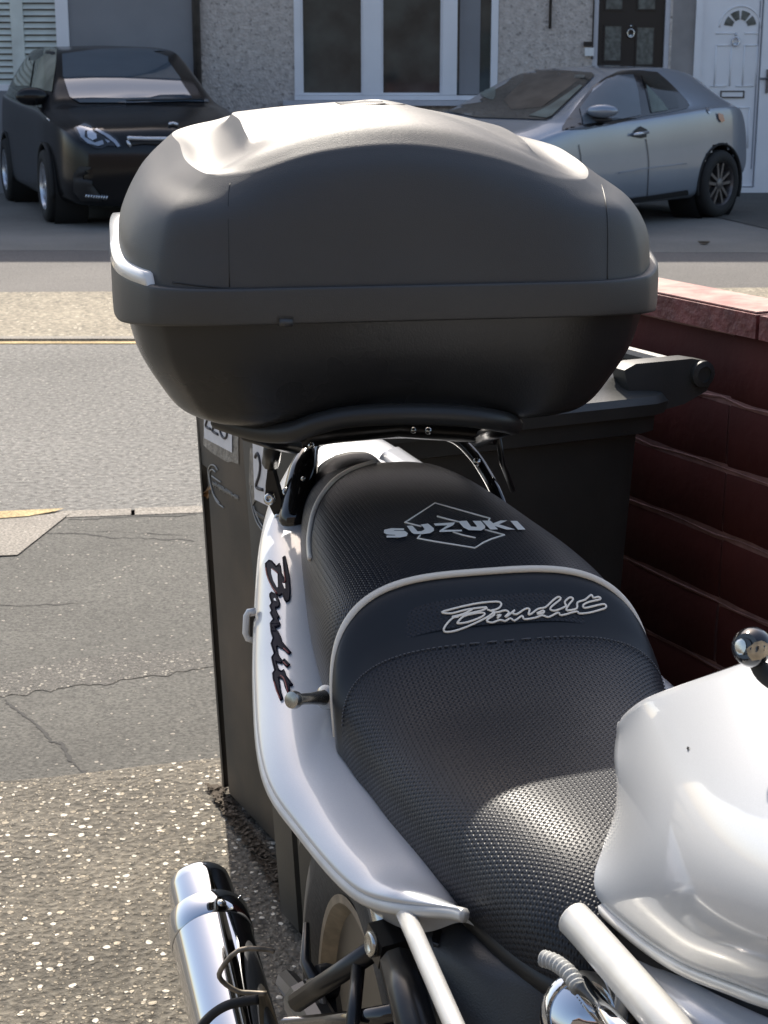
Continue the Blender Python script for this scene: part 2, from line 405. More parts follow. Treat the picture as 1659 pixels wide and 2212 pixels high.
def paint_poly(tree, pts, off=0.0012, cuts=2, mb=None, smooth=0):
    """thin patch lying on a surface"""
    if smooth:
        pts = [(p.x, p.y) for p in spl([V((a, b, 0)) for a, b in pts], smooth, True)]
    bm = bmesh.new(); vv = [bm.verts.new((p[0], p[1], 0)) for p in pts]
    for t in tessellate_polygon([[V((p[0], p[1], 0)) for p in pts]]):
        try: bm.faces.new([vv[i] for i in t])
        except ValueError: pass
    if cuts:
        bmesh.ops.subdivide_edges(bm, edges=bm.edges[:], cuts=cuts, use_grid_fill=True)
        bmesh.ops.triangulate(bm, faces=bm.faces[:])
    bm.verts.ensure_lookup_table(); bm.verts.index_update()
    mb = mb or MB(); idx = {}; vs = []
    for v in bm.verts:
        h = hitpx(tree, v.co.x, v.co.y, off)
        if h is not None: idx[v.index] = len(vs); vs.append(h)
    fs = [tuple(idx[v.index] for v in f.verts) for f in bm.faces if all(v.index in idx for v in f.verts)]
    bm.free(); mb.add(vs, fs); return mb

# ================================================================= SETTING
def gsheet(name, quad, z, m, thick=0.0):
    vs = [V((p.x, p.y, z)) for p in quad]
    if thick:
        mb = MB().prism([V((p.x, p.y, z - thick)) for p in quad], V((0, 0, thick)))
        o = mb.build(name, m, smooth=False)
    else: o = mesh(name, vs, [tuple(t) for t in tessellate_polygon([vs])], m, smooth=False)
    return tag(o, kind='structure')
def line2(p, q, z=0.0, ext=25.0):
    a = atZ(*p, z); b = atZ(*q, z); d = (b - a).normalized(); return a - d * ext, b + d * ext
FZ = 0.010
gsheet('ground', [V((-400, -400, 0)), V((400, -400, 0)), V((400, 400, 0)), V((-400, 400, 0))], -0.02, 'tarmac_far')
nk0, nk1 = line2((150, 1121), (431, 1111))              # near kerb back edge
nr0, nr1 = line2((150, 1107), (431, 1096))
fk0, fk1 = line2((0, 738), (300, 738))
gsheet('road', [nr0, nr1, fk1 + V((0, .3, 0)), fk0 + V((0, .3, 0))], 0.0, 'road_asphalt')
# driveway with exposed aggregate, near pavement, kerbs
d0 = atZ(-20, 1702); d1 = atZ(455, 1643); dd = (d1 - d0).normalized()
D0, D1 = d0 - dd * 9, d1 + dd * 9
# slightly ragged joint between the tarmac and the aggregate drive
jn = []
for i in range(90):
    t = i / 89; p = D0.lerp(D1, t); jn.append(p + V((0, random.uniform(-.012, .012) + 0.02 * math.sin(i * .5), 0)))
gsheet('near_pavement', [nk0, nk1, V((25, 1, 0)), V((-25, 1, 0))], 0.004, 'pavement_asphalt')
gsheet('driveway', [V((-9, -6, 0))] + jn + [V((9, -6, 0))], 0.010, 'aggregate')
kb = MB(); nkb = 62
for i in range(nkb):
    ta, tb_ = i / nkb, (i + .985) / nkb
    q = [nk0.lerp(nk1, ta), nk0.lerp(nk1, tb_), nr0.lerp(nr1, tb_), nr0.lerp(nr1, ta)]
    kb.prism([V((p.x, p.y, -0.02)) for p in q], V((0, 0, 0.0262)))
tag(kb.build('near_kerb', 'kerb_stone', smooth=False), kind='structure')
fq = [atZ(-25, 1126), atZ(152, 1113), atZ(38, 1204), atZ(-25, 1207)]
gsheet('kerb_flag', fq, 0.0085, 'kerb_stone')
gsheet('kerb_line', [atZ(-60, 1114), atZ(140, 1105), atZ(120, 1111), atZ(60, 1122), atZ(-60, 1131)], 0.0115, 'line_yellow')
# chippings strip across the tarmac, cracks
st = []
for i in range(34): x = -10 + i * 17; st.append((x, 1462 - i * 2.1 - 12 * math.sin(i * .12) + random.uniform(-5, 5)))
for i in range(33, -1, -1): x = -10 + i * 17; st.append((x, 1512 - i * 2.3 + random.uniform(-5, 5)))
gsheet('tarmac_patch', [atZ(*p) for p in st], 0.0055, 'chip_patch')
def crack(name, pts, r):
    q = []
    for i in range(len(pts) - 1):
        for k in range(6):
            t = k / 6; q.append((pts[i][0] + (pts[i+1][0] - pts[i][0]) * t + random.uniform(-2.5, 2.5), pts[i][1] + (pts[i+1][1] - pts[i][1]) * t + random.uniform(-2, 2)))
    path = [atZ(x, y, 0.0052) for x, y in q]; L = []; Rr = []
    for i, p in enumerate(path):
        d = (path[min(i + 1, len(path) - 1)] - path[max(i - 1, 0)]).normalized(); nn = V((-d.y, d.x, 0)); ww = r * random.uniform(.1, 1.0)
        L.append(p + nn * ww); Rr.append(p - nn * ww)
    vs = L + Rr; n = len(L)
    return tag(mesh(name, vs, [(i, i + 1, n + i + 1, n + i) for i in range(n - 1)], 'tyre', smooth=False), kind='structure')
crack('tarmac_crack', [(10, 1510), (25, 1525), (60, 1550), (95, 1580), (110, 1600), (135, 1607), (150, 1640), (175, 1662), (200, 1682)], 0.006)
crack('tarmac_crack', [(95, 1150), (160, 1152), (240, 1160), (330, 1163), (440, 1168)], 0.007)
crack('tarmac_crack', [(150, 1146), (300, 1150), (440, 1157)], 0.003)
crack('tarmac_crack', [(148, 1122), (240, 1118), (330, 1115), (440, 1111)], 0.008)
crack('tarmac_crack', [(0, 1308), (120, 1306), (220, 1300)], 0.003)
# far side
def fl(y0, y1=None, z=FZ):
    a = atZ(0, y0, z); b = atZ(1659, y0 if y1 is None else y1, z); d = (b - a).normalized(); return a - d * 22, b + d * 22
e0 = fl(728, 728); e1 = fl(631, 621); e2 = fl(540, 545); e3 = fl(330, 330)
mb = MB()
def slab(name, A, B, top, m, thick=0.08):
    return tag(MB().prism([V((A[0].x, A[0].y, top - thick)), V((A[1].x, A[1].y, top - thick)), V((B[1].x, B[1].y, top - thick)), V((B[0].x, B[0].y, top - thick))], V((0, 0, thick))).build(name, m, smooth=False), kind='structure')
slab('far_pavement', e0, e1, FZ, 'aggregate_far')
slab('far_footway', e1, e2, FZ - 0.004, 'tarmac_far')
slab('far_forecourt', e2, (e3[0], e3[1]), FZ - 0.002, 'concrete_drive')
ky0 = fl(734, 734); 
tag(MB().prism([V((ky0[0].x, ky0[0].y, -.02)), V((ky0[1].x, ky0[1].y, -.02)), V((e0[1].x, e0[1].y - .004, -.02)), V((e0[0].x, e0[0].y - .004, -.02))], V((0, 0, .02 + FZ + .006))).build('far_kerb', 'kerb_stone', smooth=False), kind='structure')
ya = atZ(-300, 738); yb = atZ(2000, 738); yc = atZ(2000, 743.5); yd = atZ(-300, 743.5)
gsheet('road_line', [ya, yb, yc, yd], 0.004, 'line_yellow')
# dark tarmac apron to the right of the silver car
gsheet('tarmac_apron', [atZ(1380, 452, FZ), atZ(1560, 472, FZ), atZ(1700, 505, FZ), atZ(2100, 520, FZ), atZ(2100, 398, FZ), atZ(1380, 398, FZ)], FZ + 0.004, 'pavement_asphalt')

# ================================================================= HOUSES
HY = 19.2
def hx(x): return (x - CX) / FPX * (HY * cP - 0.9 * -0.0 + (CH - 1.3) * sP)
def hpx(x, y=200): return atY(x, y, HY).x
def hz(y): return atY(829, y, HY).z
def wall_holes(x0, x1, z0, z1, holes, y, depth):
    """front wall with real openings"""
    xs = sorted({x0, x1, *[h[0] for h in holes], *[h[1] for h in holes]}); zs = sorted({z0, z1, *[h[2] for h in holes], *[h[3] for h in holes]})
    mb = MB(); ins = lambda a, b: any(h[0] < a < h[1] and h[2] < b < h[3] for h in holes)
    for i in range(len(xs) - 1):
        for j in range(len(zs) - 1):
            if not ins((xs[i] + xs[i+1]) / 2, (zs[j] + zs[j+1]) / 2):
                mb.add([(xs[i], y, zs[j]), (xs[i+1], y, zs[j]), (xs[i+1], y, zs[j+1]), (xs[i], y, zs[j+1])], [(0, 1, 2, 3)])
    for a, b, c, d in holes:
        mb.add([(a, y, c), (b, y, c), (b, y, d), (a, y, d), (a, y + depth, c), (b, y + depth, c), (b, y + depth, d), (a, y + depth, d)], [(0, 1, 5, 4), (1, 2, 6, 5), (2, 3, 7, 6), (3, 0, 4, 7)])
    mb.box(x0 + .001, x1 - .001, y + depth, y + 7.8, z0, z1)
    return mb
EAVE = 7.3
def house(label, x0, x1, wm, holes, dy=0.0):
    t = thing('terraced_house', ((x0 + x1) / 2, HY + dy, FZ), label, 'house')
    wall_holes(x0, x1, -.05, EAVE, holes, HY + dy, 0.14).build('wall', wm, t, smooth=False)
    y = HY + dy; r = MB()
    sec = [(y - .35, EAVE - .1), (y + 4.1, EAVE + 2.6), (y + 8.2, EAVE - .1), (y + 8.2, EAVE - .25), (y + 4.1, EAVE + 2.45), (y - .35, EAVE - .25)]
    vs = [(x, a, b) for x in (x0, x1) for a, b in sec]
    r.add(vs, [(i, (i + 1) % 6, 6 + (i + 1) % 6, 6 + i) for i in range(6)] + [(0, 1, 4, 5), (1, 2, 3, 4), (6, 7, 10, 11), (7, 8, 9, 10)])
    r.build('roof', 'roof_tile', t, smooth=False)
    return t
top = 2.35
# left house: rendered wall and shuttered window
wL = (hpx(-330), hpx(150), hz(196), top)
h1 = house('smooth grey rendered house at the left behind the black car, white shutters in its window', -9.6, hpx(431), 'render_grey', [wL])
fr = MB(); y = HY
fr.box(wL[0], wL[1], y + .02, y + .09, wL[2], wL[2] + .07); fr.box(wL[1] - .11, wL[1] + .03, y - .03, y + .09, wL[2], top); fr.box(wL[0], wL[0] + .1, y + .02, y + .09, wL[2], top)
wf = fr.build('window', 'upvc', h1, smooth=False)
MB().box(wL[0] + .1, wL[1] - .115, y + .075, y + .1, wL[2] + .07, top).build('pane', 'window_glass', wf, smooth=False)
sl = MB(); zz = wL[2] + .09; k = 0
post = [hpx(30), hpx(57)]
while zz < top - .05:
    M = Matrix.Translation(V((0, y + .055, zz))) @ Matrix.Rotation(R(-35), 4, 'X')
    for a, b in ((wL[0] + .1, post[0]), (post[1], wL[1] - .12)):
        v = MB().box(a, b, -.005, .005, -.030, .030, M); sl.add(v.v, v.f)
    zz += .068; k += 1
sl.box(post[0], post[1], y + .03, y + .07, wL[2] + .07, top)
sl.build('shutter', 'slat_white', wf, smooth=False)
# middle house: pebbledash, big window, black door
w2 = (hpx(637), hpx(1075), hz(216), top); dB = (hpx(1277), hpx(1441), FZ, 2.2)
h2 = house('pebbledashed house in the middle with a wide white window and a black front door', hpx(431), hpx(1446), 'pebbledash', [w2, dB])
fr = MB(); zb = w2[2]
for a, b, pr in ((637, 651, .0), (785, 823, .02), (955, 986, .04), (1059, 1074, .0)):
    fr.box(hpx(a), hpx(b), y - .02 - pr, y + .08, zb + .055, top)
fr.box(hpx(637), hpx(986), y - .06, y + .08, zb, zb + .052)
fr.box(hpx(986) + .001, hpx(1075), y - .02, y + .08, zb, zb + .05)
for a, b in ((651, 785), (823, 955)):
    for q in ((hpx(a), hpx(a) + .025), (hpx(b) - .025, hpx(b))): fr.box(q[0], q[1], y + .0, y + .06, zb + .055, top)
    fr.box(hpx(a) + .025, hpx(b) - .025, y, y + .06, zb + .055, zb + .078)
wf = fr.build('window', 'upvc', h2, smooth=False)
for a, b in ((651, 785), (823, 955), (986, 1059)):
    MB().box(hpx(a), hpx(b), y + .065, y + .075, zb + .055, top).build('pane', 'window_glass', wf, smooth=False)
MB().box(hpx(992), hpx(1036), y + .045, y + .058, zb + .06, top).add([], []).build('blind', 'render_grey', wf, smooth=False)
MB().box(hpx(612), hpx(1082), y - .12, y - .001, zb - .06, zb - .005).build('sill', 'upvc_dull', wf, smooth=False)
def door(parent, px0, px1, zt, m, yy): return MB().box(hpx(px0), hpx(px1), yy, yy + .05, FZ + .02, zt).build('door', m, parent, smooth=False)
fr = MB(); fr.box(hpx(1277), hpx(1288), y + .01, y + .13, FZ, 2.2); fr.box(hpx(1431), hpx(1441), y + .01, y + .13, FZ, 2.2)
fr.build('door_frame', 'upvc_dull', h2, smooth=False)
db = door(h2, 1288, 1431, 2.2, 'door_black', y + .06)
for x0_, x1_, a, b in ((1304, 1339, 19.0, 0), (1304, 1339, 130, 56), (1373, 1409, 19, 0), (1373, 1409, 139, 59)):
    zt = hz(b) if b else top - .2
    MB().box(hpx(x0_), hpx(x1_), y + .05, y + .059, hz(a), zt).build('glazing', 'frosted', db, smooth=False)
    f_ = MB(); X0, X1, Z0, Z1 = hpx(x0_), hpx(x1_), hz(a), zt; g = .018
    for q in ((X0 - g, X1 + g, Z0 - g, Z0), (X0 - g, X1 + g, Z1, Z1 + g), (X0 - g, X0, Z0, Z1), (X1, X1 + g, Z0, Z1)): f_.box(q[0], q[1], y + .042, y + .0595, q[2], q[3])
    f_.build('glazing_bead', 'door_black', db, smooth=False)
def knocker(par, px, py0, py1, yy, m='steel'):
    X = hpx(px); z1, z0 = hz(py0), hz(py1); hgt = z1 - z0
    mb = MB(); mb.lathe([(.004, -.01), (.016, -.006), (.018, 0), (.01, .012), (.002, .014)], frame((X, yy - .004, z1 - .02), (0, -1, 0)), 12)
    ring = [V((X + math.cos(a) * hgt * .25, yy - .02, z0 + hgt * .34 + math.sin(a) * hgt * .30)) for a in [2 * math.pi * i / 16 for i in range(16)]]
    mb.tube(ring, .011, 6, closed=True); mb.lathe([(.004, -.012), (.024, -.008), (.02, .008), (.003, .012)], frame((X, yy - .006, z0 + .02), (0, -1, 0)), 12)
    return mb.build('knocker', m, par)
knocker(db, 1359, 52, 82, y + .06)
t_ = MB().box(hpx(1260), hpx(1279), y - .05, y - .002, hz(121), hz(103)).build('doorbell', 'white_plastic', h2, smooth=False)
MB().box(hpx(1257), hpx(1277), y - .045, y - .002, hz(100), hz(90)).build('meter_lamp', 'black_paint', h2, smooth=False)
MB().tube([(hpx(1276.5), y - .015, -.0 + hz(128)), (hpx(1276.5), y - .015, EAVE - .3)], .008, 8).build('cable', 'pipe_brown', h2)
pp = MB().tube([(hpx(431), y - .06, 0), (hpx(431), y - .06, EAVE - .3)], .036, 12).tube([(hpx(424), y - .03, 0), (hpx(424), y - .03, EAVE - .3)], .02, 8)
pp.build('drainpipe', 'pipe_brown', h2)
MB().tube([(hpx(1184), y - .03, hz(62)), (hpx(1184), y - .03, EAVE - .3)], .016, 8).build('wall_cable', 'pipe_brown', h2)
# right house: white door
dW = (hpx(1497), hpx(1700), FZ, 2.2)
h3 = house('patchy grey rendered house at the right end with a white panelled front door', hpx(1446), 10.5, 'render_patchy', [dW], dy=0.0)
fr = MB(); fr.box(hpx(1495), hpx(1509), y - .03, y + .12, FZ, 2.2); fr.box(hpx(1640), hpx(1702), y - .02, y + .12, FZ, 2.2)
fr.box(hpx(1509), hpx(1640), y - .02, y + .12, FZ - .0, FZ + .06)
fr.build('door_frame', 'upvc', h3, smooth=False)
dw = MB().box(hpx(1510), hpx(1638), y + .03, y + .09, FZ + .07, 2.2).build('door', 'upvc', h3, smooth=False)
cx_, cz_ = hpx(1592), hz(59)
for k in range(4):
    a0 = R(180 - 8 - k * 43); a1 = R(180 - 8 - 36 - k * 43 + 3); sc = 1 / FPX * 19.0
    q = [V((cx_ + math.cos(a) * r_ * sc, y + .0285, cz_ + math.sin(a) * r_ * sc)) for r_, rng in ((16, (a0, a1)), (34, (a1, a0))) for a in [rng[0] + (rng[1] - rng[0]) * i / 5 for i in range(6)]]
    MB().prism(q, V((0, -.006, 0))).build('glazing', 'frosted', dw, smooth=False)
arc = [V((cx_ + math.cos(R(a)) * 43 / FPX * 19, y + .027, cz_ + math.sin(R(a)) * 43 / FPX * 19)) for a in range(0, 181, 12)]
ml = MB().tube(arc, .010, 6)
def hl(a, b, yy): ml.tube([(hpx(a), y + .027, hz(yy)), (hpx(b), y + .027, hz(yy))], .009, 6)
def vl(a, y0_, y1_): ml.tube([(hpx(a), y + .027, hz(y0_)), (hpx(a), y + .027, hz(y1_))], .009, 6)
for a, b, yy in ((1540, 1580, 72), (1602, 1632, 72), (1543, 1576, 98), (1604, 1632, 98), (1534, 1570, 186), (1590, 1628, 186), (1540, 1572, 233), (1588, 1622, 233), (1575, 1618, 320)): hl(a, b, yy)
for a, q, r_ in ((1543, 98, 186), (1576, 98, 186), (1604, 98, 186), (1632, 98, 186), (1588, 233, 320), (1622, 233, 320), (1572, 233, 320), (1540, 233, 320)): vl(a, q, r_)
ml.build('moulding', 'upvc', dw)
lb = MB(); X0, X1, Z0, Z1 = hpx(1557), hpx(1609), hz(212), hz(196)
for q in ((X0, X1, Z0, Z0 + .014), (X0, X1, Z1 - .014, Z1), (X0, X0 + .014, Z0 + .014, Z1 - .014), (X1 - .014, X1, Z0 + .014, Z1 - .014)): lb.box(q[0], q[1], y + .015, y + .0295, q[2], q[3])
lb.build('letterbox', 'pipe_brown', dw, smooth=False)
MB().box(X0 + .016, X1 - .016, y + .02, y + .0298, Z0 + .016, Z1 - .016).build('letter_flap', 'upvc', dw, smooth=False)
knocker(dw, 1584, 70, 100, y + .03, 'alloy_bright')
hd = MB().box(hpx(1652), hpx(1658), y - .045, y - .021, hz(201), hz(150)); hd.tube([(hpx(1655), y - .045, hz(170)), (hpx(1655), y - .075, hz(170)), (hpx(1637), y - .075, hz(170))], .012, 8)
hd.build('door_handle', 'alloy', dw, smooth=False)
ln = MB(); ln.box(hpx(1632), hpx(1634), y + .022, y + .0295, hz(365), hz(0)); ln.build('door_seam', 'shadow_line', dw, smooth=False)
# the terrace on this side of the street, behind the photographer
hb = thing('brick_house', (0, -9, 0), 'red brick house standing behind the photographer across the street', 'house')
MB().box(-14, 14, -17, -9, 0, 5.6).build('wall', 'moss_brick', hb, smooth=False)
MB().add([(-14, -8.6, 5.5), (14, -8.6, 5.5), (14, -13, 8.2), (-14, -13, 8.2), (-14, -17.4, 5.5), (14, -17.4, 5.5)], [(0, 1, 2, 3), (3, 2, 5, 4), (0, 3, 4), (1, 5, 2), (0, 4, 5, 1)]).build('roof', 'roof_tile', hb, smooth=False)
for x in (-9, -3, 3.5, 9.5):
    MB().box(x - .9, x + .9, -8.99, -8.9, .9, 2.3).build('window', 'window_glass', hb, smooth=False)

# ================================================================= CARS
def wheel(parent, lx, ly, lz, r, side, alloy='alloy', spokes=5):
    """local-space wheel; side = +1/-1 outward direction along local y"""
    M = Matrix.Translation(V((lx, ly, lz))) @ Matrix.Rotation(R(-90 * side), 4, 'X')
    ro = root_of(parent)
    tm = MB().lathe([(r * .62, -.10), (r * .93, -.105), (r, -.07), (r, .07), (r * .95, .10), (r * .80, .112), (r * .66, .10), (r * .62, .07)], M, 32, caps=False)
    wh = tm.build('wheel', 'tyre', parent, world=False)
    rm = MB().lathe([(r * .66, .10), (r * .63, .085), (r * .60, .02), (r * .58, -.06), (r * .001, -.06)], M, 32, caps=False)
    for k in range(spokes):
        A = 2 * math.pi * k / spokes + .3; u = V((math.cos(A), math.sin(A), 0)); q = V((-u.y, u.x, 0))
        for d_ in (-1, 1):
            pts = [u * r * .12 + q * d_ * r * .05, u * r * .62 + q * d_ * r * .16]
            v = [M @ (p + q * e * r * .045 + V((0, 0, h))) for p in pts for e in (-1, 1) for h in (.03, .08)]
            rm.add(v, [(0, 1, 3, 2), (4, 6, 7, 5), (0, 4, 5, 1), (2, 3, 7, 6), (1, 5, 7, 3), (0, 2, 6, 4)])
    rm.lathe([(r * .16, .03), (r * .16, .085), (r * .08, .095), (.001, .095)], M, 16)
    rm.build('rim', alloy, wh, world=False, autosmooth=30)
    return wh
def car_body(root, L, tab, wheels, wr, m, trim):
    """tab rows: x, half width, belt z, roof half width, top z ; sections lofted along the car"""
    nx = 150; rows = []; n0 = 0
    for i in range(nx + 1):
        x = L * i / nx; W, zb, wr_, zt, zs, ws = lerp_table(tab, x)
        g = max(0.0, min(1.0, (zt - zb - .02) / .25))
        sec = [V((x, 0, .20)), V((x, ws * W * .8, .19)), V((x, ws * W, zs)), V((x, W, zs + .12)), V((x, W * 1.0, (zs + zb) / 2 + .05)), V((x, W * .975, zb - .05)), V((x, W * .93, zb)),
               V((x, (W * .93 * .55 + wr_ * .45), zb + (zt - zb) * .48)), V((x, wr_ * 1.0, zt - (zt - zb) * .12)), V((x, wr_ * .86, zt - (zt - zb) * .02 - .004)), V((x, wr_ * .45, zt)), V((x, 0, zt + .008))]
        s = spl(sec, 5)
        full = s + [V((p.x, -p.y, p.z)) for p in s[-2:0:-1]]; rows.append(full)
    nc = len(rows[0]); vs = [p for r_ in rows for p in r_]; fs = gridfaces(nx + 1, nc, True)
    keep = []
    for f in fs:
        c = sum((vs[i] for i in f), V()) / 4
        if any(abs(c.y) > tab[3][1] * .55 and (c.x - wx)**2 + (c.z - wr)**2 < (wr + .055)**2 for wx in wheels): continue
        keep.append(f)
    keep.append(tuple(range(nc))); keep.append(tuple(nx * nc + k for k in range(nc))[::-1])
    o = mesh('body', vs, keep, m, root, world=False, autosmooth=40)
    for wx in wheels:
        for sd_ in (-1, 1):
            tr = MB()
            W = lerp_table(tab, wx)[0]
            M = Matrix.Translation(V((wx, sd_ * (W - .02), wr))) @ Matrix.Rotation(R(-90 * sd_), 4, 'X')
            tr.lathe([(wr + .09, -.30), (wr + .075, 0.0)], M, 36, caps=False); tr.lathe([(.01, -.28), (wr + .09, -.28)], M, 36, caps=False)
            arc = [V((wx + math.cos(R(a)) * (wr + .055), sd_ * (W - .002), wr + math.sin(R(a)) * (wr + .055))) for a in range(-22, 203, 9)]
            tr.tube(arc, .034 if trim else .026, 6, flat=.5)
            tr.build('wheel_arch', 'car_trim' if trim else 'tyre', root, world=False)
    rm = rootmat(root); return o, bvh([rm @ v for v in vs], fs)
def pane(tree, root, name, pts, m, off=.006, cuts=3, smooth=0, label=None): return paint_poly(tree, pts, off, cuts, smooth=smooth).build(name, m, root, label=label)

# --- silver hatchback
a1 = R(46)
hc = atZ(1538, 468, FZ)                     # rear wheel contact
LX = 3.42; Wd = .875
rz = a1; ux = V((math.cos(rz), math.sin(rz), 0)); uy = V((-math.sin(rz), math.cos(rz), 0))
org = hc - ux * LX + uy * Wd * .93
c1 = thing('hatchback_car', (org.x, org.y, FZ), 'silver hatchback parked facing the street in front of the black and white doors', 'car', rz)
#  x, halfwidth, belt, roof hw, top, sill z, sill width
tabc = [(0, .60, .50, .40, .52, .30, .80), (.12, .74, .62, .55, .66, .24, .9), (.45, .83, .74, .62, .82, .22, .93), (.95, .865, .86, .66, .95, .22, .94), (1.35, .875, .92, .66, 1.05, .22, .95),
        (1.75, .88, .94, .62, 1.22, .22, .95), (2.15, .88, .96, .60, 1.345, .22, .95), (2.6, .88, .99, .60, 1.395, .22, .95), (3.05, .88, 1.02, .59, 1.385, .22, .95), (3.45, .87, 1.04, .57, 1.30, .24, .95),
        (3.74, .85, 1.03, .52, 1.15, .26, .94), (3.92, .81, .96, .50, 1.02, .30, .92), (4.05, .76, .80, .50, .84, .34, .9), (4.12, .68, .60, .46, .64, .38, .88)]
b1, t1 = car_body(c1, 4.12, tabc, (.82, LX), .315, 'car_silver', False)
for wx in (.82, LX):
    for s_ in (-1, 1): wheel(c1, wx, s_ * .80, .315, .315, s_)

# --- black family car
fc = atZ(128, 478, FZ)
rz2 = R(90 + 20); ux2 = V((math.cos(rz2), math.sin(rz2), 0)); uy2 = V((-math.sin(rz2), math.cos(rz2), 0))
LX2 = .86
org2 = fc - ux2 * LX2 - uy2 * .80
c2 = thing('family_car', (org2.x, org2.y, FZ), 'black family car parked nose to the street at the left, pale sky in its windscreen', 'car', rz2)
tabp = [(0, .62, .66, .50, .70, .30, .8), (.10, .76, .78, .62, .84, .24, .9), (.35, .85, .88, .68, .93, .22, .93), (.8, .90, .97, .70, 1.02, .22, .94), (1.1, .91, 1.02, .70, 1.08, .22, .95),
        (1.42, .91, 1.04, .68, 1.31, .22, .95), (1.9, .91, 1.06, .66, 1.52, .22, .95), (2.3, .91, 1.07, .66, 1.58, .22, .95), (2.9, .91, 1.09, .65, 1.59, .22, .95), (3.5, .90, 1.11, .63, 1.55, .24, .95),
        (4.0, .87, 1.10, .60, 1.42, .28, .94), (4.3, .80, .95, .56, 1.10, .32, .92), (4.4, .74, .7, .5, .8, .36, .9)]
b2, t2 = car_body(c2, 4.4, tabp, (LX2, 3.5), .33, 'car_black', False)
for wx in (LX2, 3.5):
    for s_ in (-1, 1): wheel(c2, wx, s_ * .83, .33, .33, s_, 'alloy_bright')

def C2(x, y_): return (x * .25, 51.8 + y_ * .25)
def H1(x, y_): return (x * .5, y_ * .5)
ws2 = [H1(*p) for p in [(268, 236), (420, 214), (600, 210), (760, 222), (840, 250), (905, 340), (962, 425), (968, 444), (800, 440), (560, 446), (345, 446), (300, 420), (272, 330)]]
pane(t2, c2, 'windscreen', ws2, 'screen_glass', .008, 4)
wp_ = MB(); paint_line(t2, [H1(545, 440), H1(700, 436), H1(950, 432)], .008, .014, 3, mb=wp_); wp_.build('wiper', 'car_trim', c2)
pane(t2, c2, 'side_window', [H1(*p) for p in [(62, 372), (66, 320), (92, 250), (118, 214), (158, 208), (132, 372)]], 'side_glass_pale', .008, 2)
pane(t2, c2, 'side_window', [H1(*p) for p in [(140, 372), (166, 210), (225, 208), (246, 218), (240, 300), (226, 398), (150, 385)]], 'side_glass_pale', .008, 2)
hl_ = pane(t2, c2, 'headlight', [C2(*p) for p in [(640, 905), (735, 850), (870, 900), (1010, 985), (1070, 1090), (1030, 1100), (930, 1100), (820, 1075), (700, 1010)]], 'gloss_black', .01, 3)
for q, mm, of in (([(665, 905), (730, 870), (790, 895), (800, 930), (740, 930), (735, 985), (820, 1030), (885, 1010), (895, 1045), (850, 1060), (760, 1035), (705, 985)], 'lamp_clear', .016), ([(830, 912), (940, 965), (1000, 1010), (1055, 1085), (1030, 1092), (980, 1030), (900, 970), (820, 930)], 'lamp_clear', .017), ([(755, 935), (790, 930), (830, 960), (835, 995), (800, 1010), (760, 985)], 'alloy_bright', .018), ([(900, 1000), (950, 1020), (930, 1035)], 'lamp_clear', .016)):
    pane(t2, hl_, 'lamp_lens', [C2(*p) for p in q], mm, of, 2)
gr = pane(t2, c2, 'grille', [C2(*p) for p in [(1095, 985), (1300, 985), (1600, 990), (1560, 1100), (1480, 1170), (1250, 1172), (1180, 1130), (1120, 1060)]], 'car_trim', .012, 3)
g2 = MB(); paint_line(t2, [C2(*p) for p in [(1095, 1000), (1250, 1005), (1450, 1006), (1600, 1005)]], .02, .028, 3, mb=g2); paint_line(t2, [C2(*p) for p in [(1100, 1015), (1130, 1075), (1180, 1135), (1250, 1165), (1400, 1170)]], .016, .012, 4, mb=g2)
g2.build('grille_frame', 'alloy_bright', gr)
pane(t2, c2, 'air_intake', [C2(*p) for p in [(690, 1230), (830, 1240), (960, 1330), (1060, 1470), (1060, 1540), (700, 1520), (640, 1440), (640, 1300)]], 'car_trim', .012, 3)
dl = MB()
for k in range(9): paint_line(t2, [C2(742 + k * 22, 1480 + k * 2), C2(754 + k * 22, 1484 + k * 2)], .02, .011 if k % 2 else .007, 1, mb=dl)
dl.build('running_light', 'alloy_bright', c2)
em = MB(); paint_line(t2, [C2(1462, 885), C2(1490, 874), C2(1535, 888)], .015, .02, 3, mb=em); em.build('badge', 'alloy_bright', c2)
ml2 = hitpx(t2, 95, 208, 0) 
if ml2 is None: ml2 = atY(100, 206, 16.6)
def blob(name, c, rx_, ry_, rz_, m, par, rot=0):
    mb = MB(); M = Matrix.Translation(c) @ Matrix.Rotation(rot, 4, 'Z') @ Matrix.Diagonal((rx_, ry_, rz_, 1))
    mb.lathe([(math.cos(R(a)) * (1 if abs(a) < 85 else .02) if abs(a) < 89 else .01, math.sin(R(a))) for a in range(-88, 89, 16)], M, 20); return mb.build(name, m, par)
blob('mirror', ml2 + V((-.09, -.10, 0)), .155, .07, .085, 'car_black', c2, .2)
paint_line(t2, [(17, 185), (40, 200), (70, 222), (110, 262)], .006, .012, 4).build('waist_trim', 'steel', c2)
dh = hitpx(t2, 45, 397, .01)
